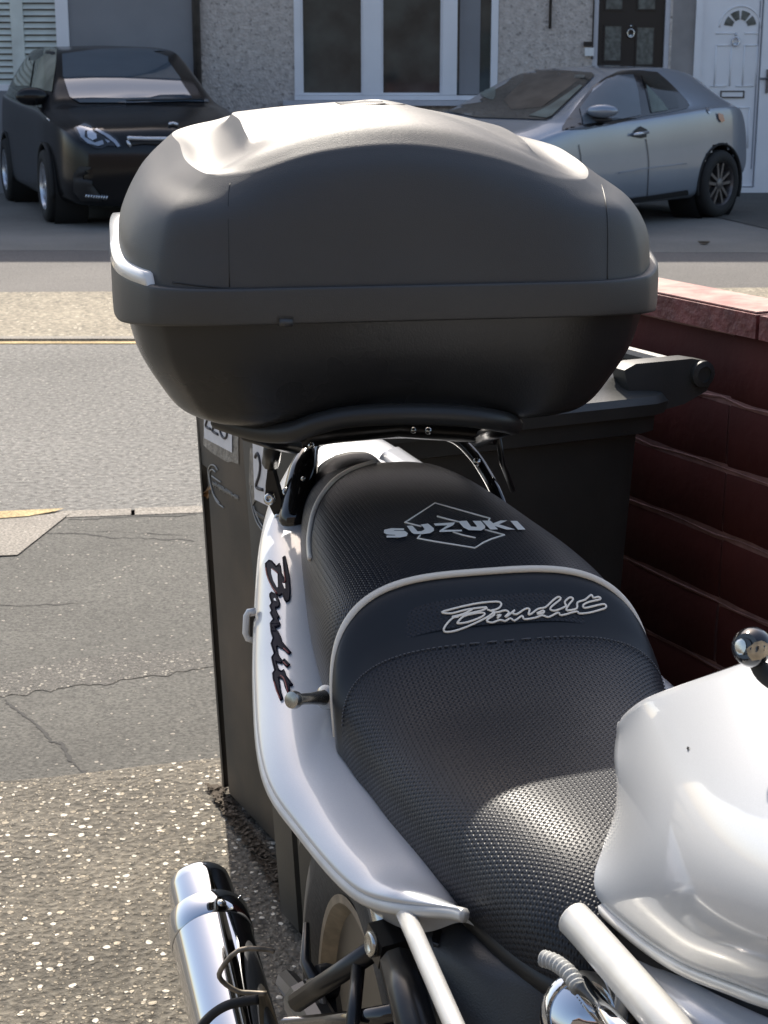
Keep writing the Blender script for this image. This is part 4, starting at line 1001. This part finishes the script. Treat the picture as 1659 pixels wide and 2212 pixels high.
# grab rail
gp = [(628, 1166, 1.90), (634, 1120, 1.91), (643, 1070, 1.93), (655, 1020, 1.95), (668, 975, 1.98), (690, 953, 2.0), (730, 944, 2.02), (800, 938, 2.03), (880, 934, 2.03), (940, 936, 2.03), (985, 948, 2.02), (1020, 980, 2.0), (1045, 1015, 1.98), (1070, 1060, 1.95), (1090, 1110, 1.93)]
path = spl([atY(*p) for p in gp], 5); rs = []
for i in range(len(path)):
    t = i / (len(path) - 1); rs.append(.004 + .014 * min(1, t / .06) if t < .06 else (.018 if t < .22 else max(.0075, .018 - (t - .22) * .09)))
MB().tube(path, rs, 12).build('grab_rail', 'gloss_black', bike)
for (x, y_, Y, r_) in ((745, 940, 2.0, .003), (808, 934, 2.0, .004), (893, 930, 2.0, .004), (925, 931, 2.0, .0045), (1030, 998, 1.96, .005), (655, 1035, 1.92, .003), (672, 963, 1.95, .004)):
    MB().lathe([(.001, -.003), (r_, -.001), (r_, .002), (.001, .004)], frame(atY(x, y_, Y - .012), (0, -1, .4)), 10).build('rail_bolt', 'steel', bike)
# rack bracket plates with bolts
MB().prism([atY(x, y_, 1.93) for x, y_ in ((579, 997), (572, 1072), (598, 1126), (614, 1143), (617, 1128), (609, 1088), (590, 1020))], V((.004, .006, 0))).build('rack_bracket', 'black_paint', bike, smooth=False)
for x, y_, r_ in ((583, 1078, .0075), (603, 1119, .0065), (623, 1115, .006), (620, 1063, .006)):
    MB().lathe([(r_, -.002), (r_, .002), (r_ * .7, .004), (r_ * .35, .004), (r_ * .3, .002), (.0003, .002)], frame(atY(x, y_, 1.925), (-.3, -1, .35)), 12).build('bolt', 'steel', bike)
# rack: slab edge and struts under the box
rk = [(470, 905, 1.78), (520, 922, 1.76), (570, 933, 1.74), (630, 933, 1.72), (690, 914, 1.71), (760, 900, 1.71), (860, 895, 1.71), (960, 896, 1.72), (1040, 903, 1.73), (1090, 912, 1.75), (1108, 918, 1.80)]
MB().tube(spl([atY(*p) for p in rk], 5), .0115, 10).build('rack', 'rack_black', bike)
st_ = MB()
st_.tube([atY(530, 935, 1.85), atY(590, 955, 1.88), atY(640, 965, 1.92)], .009, 8); st_.tube([atY(1098, 922, 1.84), atY(1060, 935, 1.93), atY(1035, 950, 2.0)], .010, 8)
st_.tube([atY(590, 960, 1.9), atY(585, 1000, 1.93)], .011, 8); st_.tube([atY(1075, 935, 1.95), atY(1085, 1000, 1.97), atY(1108, 1060, 1.98)], .0038, 8)
st_.tube([atY(640, 950, 1.95), atY(720, 938, 1.98), atY(860, 925, 2.0), atY(1000, 935, 2.0), atY(1070, 940, 1.97)], .012, 8)
st_.build('rack_strut', 'black_paint', bike)
# luggage bobbin
p0, p1 = atY(709, 1506, 1.50), atY(632, 1512, 1.455)
bd_ = (p1 - p0).normalized(); ln_ = (p1 - p0).length
M = frame(p0 + bd_ * .002, bd_)
MB().lathe([(.011, -.008), (.0125, -.004), (.0122, .002), (.0075, .006), (.0056, ln_ * .45), (.0056, ln_ - .009), (.008, ln_ - .008), (.0088, ln_ - .004), (.008, ln_), (.004, ln_ + .001)], M, 20).build('luggage_bobbin', 'bobbin_steel', bike, autosmooth=40)
MB().lathe([(.0125, -.012), (.0135, -.010), (.012, -.006), (.007, -.004)], M, 20).build('bobbin_washer', 'silver_dull', bike)
# small bracket at the left of the tail
MB().tube([atY(552, 1319, 1.75), atY(537, 1321, 1.75), atY(532, 1330, 1.75), atY(530, 1368, 1.75), atY(535, 1380, 1.75), atY(548, 1384, 1.75)], .0035, 8).build('hinge_bracket', 'white_plastic', bike)
MB().prism([atY(x, y_, 1.758) for x, y_ in ((540, 1332), (556, 1330), (556, 1378), (540, 1374))], V((0, .01, 0))).build('bracket_plate', 'black_paint', bike, smooth=False)

# fuel tank
def Z(x, y_, z): return atZ(x, y_, z)
cols = [
 [(1348, 1560, .905), (1331, 1592, .893), (1327, 1640, .885), (1332, 1700, .872), (1326, 1760, .85), (1298, 1830, .825), (1256, 1893, .81)],
 [(1395, 1515, .935), (1372, 1570, .928), (1362, 1650, .918), (1362, 1740, .898), (1352, 1820, .868), (1325, 1890, .835), (1272, 1925, .805)],
 [(1470, 1480, .955), (1450, 1570, .955), (1430, 1670, .945), (1412, 1780, .918), (1395, 1880, .880), (1372, 1950, .842), (1335, 1985, .805)],
 [(1560, 1447, .975), (1550, 1570, .980), (1520, 1700, .970), (1480, 1840, .935), (1452, 1940, .893), (1432, 2010, .852), (1405, 2040, .812)],
 [(1650, 1415, .99), (1655, 1560, 1.0), (1620, 1730, .99), (1560, 1890, .95), (1525, 1990, .905), (1505, 2055, .865), (1480, 2085, .825)],
 [(1750, 1385, 1.0), (1765, 1560, 1.015), (1725, 1760, 1.0), (1655, 1940, .965), (1615, 2040, .918), (1595, 2095, .88), (1575, 2122, .842)],
 [(1860, 1355, 1.01), (1880, 1560, 1.03), (1840, 1780, 1.015), (1760, 1990, .975), (1715, 2080, .93), (1690, 2130, .893), (1670, 2155, .858)],
 [(2000, 1320, 1.02), (2020, 1560, 1.04), (1990, 1800, 1.03), (1900, 2020, .985), (1850, 2110, .94), (1820, 2155, .905), (1800, 2180, .872)]]
G = [[Z(*p) for p in c] for c in cols]
# far side and rear underside
for c in G:
    c.insert(0, c[0] + br * .05 + V((0, 0, -.05))); c.insert(0, c[0] + br * .03 + V((0, 0, -.10)))
    c.append(c[-1] + V((0, 0, -.012)) + br * .015)
back = [p + bf * .004 + V((0, 0, -.006)) + br * .010 for p in G[0]]
G = [back] + G
vs, fs, nr, nc = surf(G, 6, 6); vs = relax(vs, nr, nc, 220, 7, 1, 14, 8); mesh('fuel_tank', vs, fs, 'silver_paint', bike)
tk = bvh(vs, fs)
MB().tube([p + V((0, 0, -.004)) for p in spl([c[-2] for c in G[1:]], 6)], .0045, 8).build('tank_seam', 'silver_dull', bike)
paint_poly(tk, [(1487, 1614), (1491, 1616), (1489, 1622), (1485, 1620)], .001, 0).build('tank_chip', 'black_paint', bike)
# silver sliver of the frame under the seat nose
# frame tubes
ft = MB(); ft.tube(spl([atY(1236, 1982, 1.13), atY(1260, 2006, 1.115), atY(1345, 2102, 1.05), atY(1442, 2214, .98), atY(1560, 2350, .93)], 5), [.0105] + [.0138] * 20, 18)
ft.build('frame_tube', 'silver_dull', bike)
MB().tube(spl([atY(1255, 1925, 1.20), atY(1310, 1990, 1.16), atY(1400, 2070, 1.10), atY(1500, 2130, 1.05), atY(1680, 2205, 1.0), atY(1800, 2240, .98)], 5), .014, 12).build('tank_gap_shade', 'rubber', bike)  # black tube stands in for the shaded gap under the tank lip
ft = MB(); ft.tube(spl([atY(1292, 1998, 1.18), atY(1340, 2055, 1.14), atY(1420, 2140, 1.07), atY(1530, 2225, 1.0), atY(1720, 2330, .95)], 5), [.008 + .0011 * i for i in range(21)], 18)
ft.build('frame_tube', 'silver_paint', bike)
MB().tube([atY(1190, 1990, 1.2), atY(1250, 2050, 1.17), atY(1400, 2170, 1.1), atY(1600, 2330, 1.03)], .020, 12).build('frame_spar', 'black_paint', bike)
MB().tube([atY(1255, 2128, 1.07), atY(1330, 2215, 1.0), atY(1400, 2290, .96)], .0075, 12).build('engine_bar', 'chrome', bike)
# chrome engine cover, breather hose
ec = atY(1262, 2196, 1.08)
MB().lathe([(.0345, -.02), (.0345, 0), (.032, .006), (.026, .010), (.024, .008), (.014, .013), (.001, .015)], frame(ec, (-.35, -.75, .55)), 28).build('engine_cover', 'chrome', bike, autosmooth=35)
hs = spl([atY(1172, 2070, 1.10), atY(1200, 2080, 1.09), atY(1228, 2102, 1.075), atY(1250, 2134, 1.06)], 14); rs = [.0056 + .0010 * (1 if (i // 2) % 2 else -1) for i in range(len(hs))]
MB().tube(hs, rs, 12).build('breather_hose', 'hose_grey', bike)
# side cover under the seat
sc_ = [[atY(x, y_, Y + .02) for x, y_, Y in r_] for r_ in (
 [(900, 1990, 1.22), (1000, 2000, 1.20), (1090, 2040, 1.17), (1180, 2080, 1.14), (1260, 2130, 1.12)],
 [(905, 2040, 1.20), (1000, 2060, 1.17), (1090, 2090, 1.145), (1180, 2120, 1.12), (1265, 2165, 1.11)],
 [(925, 2120, 1.18), (1010, 2130, 1.15), (1090, 2150, 1.13), (1170, 2180, 1.11), (1250, 2210, 1.10)],
 [(960, 2300, 1.14), (1030, 2300, 1.12), (1110, 2310, 1.10), (1180, 2320, 1.09), (1260, 2340, 1.09)])]
vs, fs, _, _ = surf(sc_, 5, 5); mesh('side_cover', vs, fs, 'side_black', bike)
tsc = bvh(vs, fs)
paint_poly(tsc, [(940, 2012), (950, 2003), (956, 2015), (950, 2045), (940, 2048), (935, 2030)], .002, 0).build('cover_slot', 'gloss_black', bike)
# passenger peg tube, shock, brackets
MB().tube([atY(868, 1955, 1.22), atY(905, 2040, 1.17), atY(990, 2235, 1.06), atY(1030, 2330, 1.02)], .0078, 16).build('peg_tube', 'silver_dull', bike)
MB().tube([atY(815, 1900, 1.33), atY(842, 2010, 1.26)], .0125, 14).build('shock_tube', 'steel', bike)
MB().box(-.017, .017, -.014, .014, -.013, .013, frame(atY(845, 2033, 1.25), (.15, -.3, 1))).build('mount_block', 'black_paint', bike, smooth=False)
MB().lathe([(.0105, -.003), (.0115, .002), (.008, .004), (.006, .001), (.001, .001)], frame(atY(803, 2040, 1.24), (-1, -.35, .1)), 16).build('mount_bolt', 'steel', bike)
MB().tube([atY(818, 2045, 1.25), atY(700, 2125, 1.32), atY(640, 2165, 1.34)], .0095, 10).build('subframe_bar', 'black_paint', bike)
MB().tube([atY(620, 2218, 1.30), atY(760, 2205, 1.24), atY(872, 2185, 1.18)], .0085, 12).build('peg_bar', 'gloss_black', bike)
MB().tube([atY(860, 2080, 1.22), atY(880, 2150, 1.18), atY(930, 2330, 1.1)], .016, 10).tube([atY(775, 2080, 1.27), atY(760, 2230, 1.2)], .006, 8).build('frame_stay', 'black_paint', bike)
MB().tube([atY(662, 1994, 1.50), atY(660, 2080, 1.47), atY(694, 2140, 1.42)], [.003, .006, .008], 8).build('brake_lever', 'black_paint', bike)
dirt = MB(); dirt.lathe([(.001, -.003), (.030, -.003), (.031, 0), (.030, .003), (.001, .003)], frame(atY(675, 2185, 1.40), (-1, -.35, .2)), 24); dirt.build('brake_disc', 'dirty_metal', bike, autosmooth=30)
# rear wheel
wc = V((.05, 1.60, .32)); M = frame(wc, br)
wh = MB().lathe([(.225, -.075), (.26, -.090), (.295, -.084), (.315, -.055), (.321, 0), (.315, .055), (.295, .084), (.26, .090), (.225, .075)], M, 64, caps=False).build('wheel', 'rubber', bike)
rim = MB().lathe([(.228, -.078), (.218, -.078), (.205, -.060), (.195, -.03), (.195, .03), (.205, .060), (.218, .078), (.228, .078)], M, 64, caps=False)
rim.build('rim', 'rim_dusty', wh, autosmooth=40)
MB().lathe([(.001, -.045), (.10, -.05), (.2065, -.0615), (.2065, .0615), (.10, .05), (.001, .045)], M, 32).build('hub', 'black_paint', wh, autosmooth=40)
# mudguard: thin pale strip over the tyre's rear
mg = MB(); pts = []
for a in range(38, 118, 4):
    u = -bf * math.cos(R(a)) + V((0, 0, math.sin(R(a)))); pts.append(u)
vs = [wc + u * .335 + br * d_ for u in pts for d_ in (-.095, -.09, 0, .09, .095)]
for i in range(0, len(vs), 5): vs[i] = vs[i] - pts[i // 5] * .02; vs[i + 4] = vs[i + 4] - pts[i // 5] * .02
mesh('mudguard', vs, gridfaces(len(pts), 5), 'side_black', bike)
# front wheel, fork and bars stand out of frame
M2 = frame(B(1.66, 0, .30), br)
fw_ = MB().lathe([(.22, -.05), (.26, -.058), (.29, -.04), (.30, 0), (.29, .04), (.26, .058), (.22, .05)], M2, 48, caps=False).lathe([(.04, -.03), (.215, -.03)], M2, 48, caps=False).build('wheel', 'rubber', bike)
MB().tube([B(1.66, -.1, .30), B(1.25, -.1, 1.02)], .022, 12).tube([B(1.66, .1, .30), B(1.25, .1, 1.02)], .022, 12).build('fork', 'steel', bike)
eng = MB().box(-.2, .2, -.3, .25, .12, .62, Matrix.Translation(B(.98, 0, 0)) @ Matrix.Rotation(h, 4, 'Z')); eng.build('engine', 'black_paint', bike, smooth=False)
MB().tube([B(.55, .0, .30), B(.75, 0, .40)], .05, 10).tube([B(.33, -.13, .32), B(.85, -.12, .36)], .022, 10).tube([B(.33, .13, .32), B(.85, .12, .36)], .022, 10).build('swingarm', 'black_paint', bike)
MB().tube([B(.8, .2, .3), B(.75, .34, .005)], .012, 8).build('side_stand', 'black_paint', bike)
# handlebar with bar end
hb0 = atY(1626, 1398, 1.03)
bm_ = frame(hb0, (-.62, -.70, .32))
be = MB().lathe([(.0005, .012), (.005, .0118), (.0055, .0105), (.0085, .0105), (.0118, .007), (.0135, .001), (.0125, -.006), (.009, -.011), (.006, -.014)], bm_, 28)
barend = be.build('bar_end', 'gloss_black', bike, autosmooth=45)
tb = bvh(be.v, be.f)
paint_poly(tb, [(1613, 1402), (1630, 1388), (1645, 1384), (1660, 1392), (1661, 1412), (1642, 1424), (1625, 1426), (1616, 1416)], .0006, 2).build('worn_patch', 'tan_worn', bike)
paint_poly(tb, [(1590, 1388), (1600, 1380), (1610, 1386), (1612, 1402), (1604, 1414), (1594, 1412), (1589, 1400)], .0007, 2, smooth=2).build('bar_end_cap', 'steel', bike)
MB().tube(spl([atY(1636, 1425, 1.035), atY(1650, 1455, 1.03), atY(1690, 1480, 1.02), atY(1760, 1490, 1.0)], 4), .0062, 12).build('handlebar', 'rubber', bike)

# exhaust
E0 = atY(430, 1912, 1.86); ax = V((.27, -.93, -.30)).normalized()
M = frame(E0, ax); rC = .0485
exh = MB().lathe([(.034, .012), (.034, .001), (.0365, -.003), (.0385, .0), (.0395, .012), (.0395, .052), (rC, .060), (rC, .42)], M, 48, caps=False).build('exhaust', 'chrome', bike, autosmooth=35)
MB().lathe([(.034, .012), (.033, .25)], M, 32, caps=False).build('exhaust_bore', 'dirty_metal', exh)
MB().lathe([(rC + .0003, .058), (rC + .0016, .060), (rC + .0016, .093), (rC + .0003, .095)], M, 48, caps=False).build('clamp_band', 'chrome', exh, autosmooth=35)
rv = MB()
for k in range(7):
    A = R(-62 + k * 9 - 8) if k else R(-122)
    u = M.to_3x3() @ V((math.cos(A), math.sin(A), 0))
for px, py in ((452, 0),): pass
te = None
exb = MB().lathe([(rC + .0016, .055), (rC + .0016, .42)], M, 48, caps=False); te = bvh(exb.v, exb.f)
for (x, y_, r_) in ((479, 1951, .0055), ):
    p = hitpx(te, x, y_, 0.0)
    if p: rv.lathe([(r_, -.001), (r_, .001), (r_ * .6, .0035), (.0005, .004)], frame(p, (p - E0) - ax * (p - E0).dot(ax)), 14)
for i in range(6):
    p = hitpx(te, 523 + i * 14 - 4, 1937 - i * 0.5, 0.0)
    if p: rv.lathe([(.0016, -.001), (.0016, .0012), (.0005, .0016)], frame(p, (p - E0) - ax * (p - E0).dot(ax)), 8)
rv.build('rivet', 'steel', exh)
MB().tube([E0 + ax * .43, E0 + ax * .55 + br * .03, E0 + ax * .75 + V((.1, 0, -.02))], .026, 14).build('exhaust_pipe', 'dirty_metal', bike)
Z6 = lambda x, y_: zd(x, y_, 380, 2060, 2.44)
hk = [(745, 780), (700, 765), (530, 770), (420, 890), (425, 955), (520, 1020), (600, 1030), (700, 1035)]
MB().tube(spl([atY(*Z6(*p), 1.52) for p in hk], 3), .0028, 8).build('wire_hook', 'dirty_metal', bike)
hk = [(650, 1070), (540, 1085), (450, 1110), (370, 1160), (310, 1225), (280, 1300)]
MB().tube(spl([atY(*Z6(*p), 1.44) for p in hk], 4), .0050, 8).build('brake_hose', 'rubber', bike)
cl = MB()
cl.tube([atY(668, 2128, 1.48), atY(700, 2150, 1.46), atY(705, 2215, 1.42)], [.010, .016, .018], 10); cl.lathe([(.001, -.012), (.016, -.010), (.018, 0), (.016, .010), (.001, .012)], frame(atY(705, 2120, 1.45), (-1, -.3, .2)), 14)
cl.tube([atY(655, 2160, 1.42), atY(700, 2240, 1.35)], .02, 10); cl.tube([atY(620, 2120, 1.5), atY(655, 2160, 1.42)], .012, 8)
cl.build('brake_caliper', 'black_paint', bike, autosmooth=30)

# ================================================================= TOP BOX
ba = R(9.5); bw = V((math.cos(ba), math.sin(ba), 0)); bd3 = V((-math.sin(ba), math.cos(ba), 0)); BC = V((.026, 1.70, 0))
def T(w_, d_, z): return BC + bw * w_ * 1.04 + bd3 * d_ + V((0, 0, z))
box = thing('top_box', (BC.x, BC.y + .2, 1.03), 'large black plastic top box on the motorbike rack, white reflector on its left side', 'top box')
def full(half):
    c = V(half[3]); a = c.lerp(V(half[2]), .13); b = c.lerp(V(half[4]), .13)       # tighter front corner
    half = list(half[:3]) + [tuple(a), tuple(b)] + list(half[4:])
    return [T(*p) for p in half] + [T(-p[0], p[1], p[2]) for p in half[-2:0:-1]]
def spl_c(pts, n, closed=False):
    # centripetal spline: no overshoot next to tight edges
    out = []; m = len(pts)
    for i in range(m if closed else m - 1):
        if closed: p = [pts[(i + k) % m] for k in (-1, 0, 1, 2)]
        else:
            p1, p2 = pts[i], pts[i + 1]; p = [pts[i - 1] if i > 0 else p1 * 2 - p2, p1, p2, pts[i + 2] if i + 2 < m else p2 * 2 - p1]
        t = [0.0]
        for k in range(3): t.append(t[-1] + max(1e-5, (p[k + 1] - p[k]).length) ** .5)
        for k in range(n):
            u = t[1] + (t[2] - t[1]) * k / n
            A = [p[j] * ((t[j + 1] - u) / (t[j + 1] - t[j])) + p[j + 1] * ((u - t[j]) / (t[j + 1] - t[j])) for j in range(3)]
            Bq = [A[j] * ((t[j + 2] - u) / (t[j + 2] - t[j])) + A[j + 1] * ((u - t[j]) / (t[j + 2] - t[j])) for j in range(2)]
            out.append(Bq[0] * ((t[2] - u) / (t[2] - t[1])) + Bq[1] * ((u - t[1]) / (t[2] - t[1])))
    if not closed: out.append(pts[-1])
    return out
def surf_c(rows, nu, nv, creases=()):
    a = [spl_c(r, nv, True) for r in rows]; cols = len(a[0])
    res = []
    for j in range(cols):
        c = [r[j] for r in a]; cuts = [0] + list(creases) + [len(c) - 1]; o_ = []
        for k in range(len(cuts) - 1):
            q = spl_c(c[cuts[k]:cuts[k + 1] + 1], nu); o_ += q if k == len(cuts) - 2 else q[:-1]
        res.append(o_)
    nr = len(res[0])
    return [res[j][i] for i in range(nr) for j in range(cols)], gridfaces(nr, cols, True), nr, cols
OUT = [(0, 0), (.10, .0), (.198, .002), (.250, .024), (.278, .088), (.284, .19), (.274, .29), (.20, .375), (0, .395)]
zS = [1.2025, 1.2025, 1.2025, 1.204, 1.212, 1.232, 1.248, 1.254, 1.255]
zBt = [1.165, 1.165, 1.165, 1.163, 1.158, 1.160, 1.168, 1.175, 1.176]
def lvl(scale, zlist, push=0.0, dmid=.2):
    return [(a * scale + (math.copysign(push, a) if a > .02 else 0), (b - dmid) * scale + dmid + (push if b > dmid else -push), z) for (a, b), z in zip(OUT, zlist)]
lid = [lvl(.988, [z - .004 for z in zS]),
       [(0, .006, 1.235), (.10, .006, 1.235), (.183, .009, 1.235), (.242, .029, 1.237), (.270, .088, 1.245), (.276, .19, 1.262), (.260, .295, 1.278), (.19, .37, 1.285), (0, .385, 1.285)],
       [(0, .011, 1.285), (.10, .012, 1.283), (.180, .017, 1.275), (.231, .036, 1.275), (.253, .098, 1.285), (.255, .19, 1.298), (.241, .30, 1.317), (.175, .365, 1.325), (0, .38, 1.325)],
       [(0, .018, 1.322), (.09, .02, 1.316), (.165, .028, 1.300), (.208, .052, 1.298), (.226, .105, 1.308), (.228, .19, 1.322), (.221, .305, 1.338), (.16, .36, 1.352), (0, .372, 1.354)],
       [(0, .028, 1.341), (.086, .030, 1.334), (.153, .036, 1.315), (.193, .058, 1.312), (.209, .11, 1.322), (.212, .19, 1.336), (.210, .308, 1.347), (.15, .358, 1.358), (0, .368, 1.360)],
       [(0, .037, 1.350), (.083, .040, 1.3435), (.149, .044, 1.324), (.189, .063, 1.3135), (.203, .112, 1.323), (.2055, .19, 1.337), (.203, .309, 1.348), (.149, .358, 1.359), (0, .367, 1.361)],
       [(0, .050, 1.358), (.08, .053, 1.352), (.142, .056, 1.332), (.178, .072, 1.316), (.186, .114, 1.320), (.188, .19, 1.330), (.184, .31, 1.346), (.145, .356, 1.362), (0, .365, 1.366)],
       [(0, .070, 1.366), (.07, .072, 1.361), (.128, .074, 1.341), (.156, .088, 1.328), (.159, .12, 1.334), (.160, .20, 1.344), (.158, .315, 1.354), (.13, .352, 1.366), (0, .362, 1.371)],
       [(0, .090, 1.3705), (.066, .092, 1.366), (.120, .090, 1.348), (.143, .104, 1.341), (.147, .13, 1.349), (.147, .21, 1.361), (.145, .318, 1.3665), (.12, .350, 1.368), (0, .359, 1.373)],
       [(0, .112, 1.3745), (.060, .115, 1.370), (.110, .108, 1.354), (.139, .110, 1.3445), (.143, .134, 1.353), (.143, .212, 1.364), (.141, .318, 1.3695), (.117, .349, 1.3695), (0, .358, 1.3735)],
       [(0, .15, 1.380), (.04, .15, 1.377), (.075, .15, 1.370), (.09, .155, 1.367), (.095, .165, 1.368), (.10, .22, 1.372), (.10, .29, 1.373), (.07, .31, 1.374), (0, .32, 1.377)],
       [(0, .20, 1.383), (.02, .20, 1.382), (.035, .20, 1.380), (.04, .205, 1.379), (.042, .21, 1.379), (.042, .23, 1.379), (.04, .25, 1.379), (.03, .26, 1.379), (0, .265, 1.380)]]
def slump(p):
    # the lid's crown falls away a little to the latch side
    d_ = p - BC; wv = d_.dot(bw); return p - V((0, 0, .10 * max(0.0, wv) * min(1.0, max(0.0, (p.z - 1.25) / .13))))
vs, fs, nr, nc = surf_c([[slump(p) for p in full(l)] for l in [r_ for i_, r_ in enumerate(lid) if i_ not in (5, 9)]], 6, 7, (4, 7))
fs.append(tuple((nr - 1) * nc + k for k in range(nc)))
mesh('lid', vs, fs, 'box_plastic', box, autosmooth=24); tl = bvh(vs, fs)
baseL = [lvl(.50, [1.042] * 9), lvl(.68, [1.044] * 9), lvl(.79, [1.056] * 9), lvl(.865, [1.085] * 9), lvl(.93, [1.120] * 9), lvl(.958, [1.148] * 9), lvl(.972, [z + .004 for z in zBt])]
vs, fs, nr, nc = surf_c([full(l) for l in baseL], 6, 7); fs.append(tuple(range(nc)))
mesh('base_shell', vs, fs, 'box_base', box); tbx = bvh(vs, fs)
def mixz(f): return [a + (b - a) * f for a, b in zip(zBt, zS)]
band = [lvl(.965, mixz(.0)), lvl(1.0, mixz(.02), .003), lvl(1.0, mixz(.12), .004), lvl(1.0, mixz(.5), .0045), lvl(1.0, mixz(.88), .004), lvl(1.0, mixz(.985), .003), lvl(.975, mixz(1.0))]
vs, fs, nr, nc = surf_c([full(l) for l in band], 3, 7)
mesh('rim_band', vs, fs, 'box_plastic', box, autosmooth=50); tbd = bvh(vs, fs)
# white reflector strip along the left seam
strip = []
halfS = full([(a * 1.0, b, z) for (a, b), z in zip(OUT, zS)])
ring = spl_c(halfS, 10, True); n_ = len(ring)
seq = [ring[i] for i in range(n_ - 72, n_ - 36)]
ctr = T(0, .2, 0)
vv = []; L1 = len(seq)
for i, p in enumerate(seq):
    o_ = (p - ctr); o_.z = 0; o_.normalize(); tt_ = i / (L1 - 1); wz = .012 * min(1, (1 - abs(2 * tt_ - 1)) * 5)
    for dz, do in ((0, .0), (0, .008), (wz, .006), (wz * 1.05, -.004)): vv.append(p + o_ * (do - .002) + V((0, 0, dz - .001)))
mesh('reflector', vv, gridfaces(L1, 4), 'reflector_white', box)
# creases and latch marks, badge on the lid
cre = MB()
paint_line(tl, [(1300, 400), (1309, 440), (1313, 500), (1312, 612)], .0008, .0001, 4, mb=cre)
paint_line(tl, [(497, 396), (493, 440), (496, 620)], .0006, -.0001, 4, mb=cre)
paint_line(tl, [(372, 610), (500, 623), (700, 620), (1000, 614), (1300, 611), (1395, 604)], .0009, .0, 6, mb=cre)
cre.build('lid_crease', 'rack_black', box)
tabs = MB()
for x in ((600, 634), (1150, 1182)):
    paint_poly(tbd, [(x[0], 684), (x[1], 684), (x[1], 700), (x[0], 700)], .001, 0, mb=tabs)
    a = hitpx(tbd, x[0] + 3, 688, 0); b = hitpx(tbd, x[1] - 3, 688, 0)
    if a and b: tabs.tube([a + V((0, 0, -.004)), b + V((0, 0, -.004))], .0045, 8)
tabs.build('latch_tab', 'box_plastic', box)
paint_poly(tl, [(722, 221), (745, 217), (830, 216), (872, 220), (884, 226), (870, 227), (735, 226)], .0008, 2).build('badge', 'badge_grey', box)

# dry leaves on the far forecourt
for (x, y_), lab in (((1322, 521), 'small dark dry leaf on the pale forecourt, the one nearer the top box'), ((1520, 528), 'curled dark dry leaf on the pale forecourt towards the right edge')):
    c = atZ(x, y_, FZ); mb = MB(); pts = []
    for a in range(0, 360, 30): pts.append(c + V((math.cos(R(a)) * .05, math.sin(R(a)) * .028 * (1.4 if a % 60 else .8), .012 + .012 * math.cos(R(a * 2)))))
    mb.prism(pts, V((0, 0, .004))); tag(mb.build('dry_leaf', 'leaf_dry', smooth=False), lab, 'leaf', 'dry leaves on the forecourt')
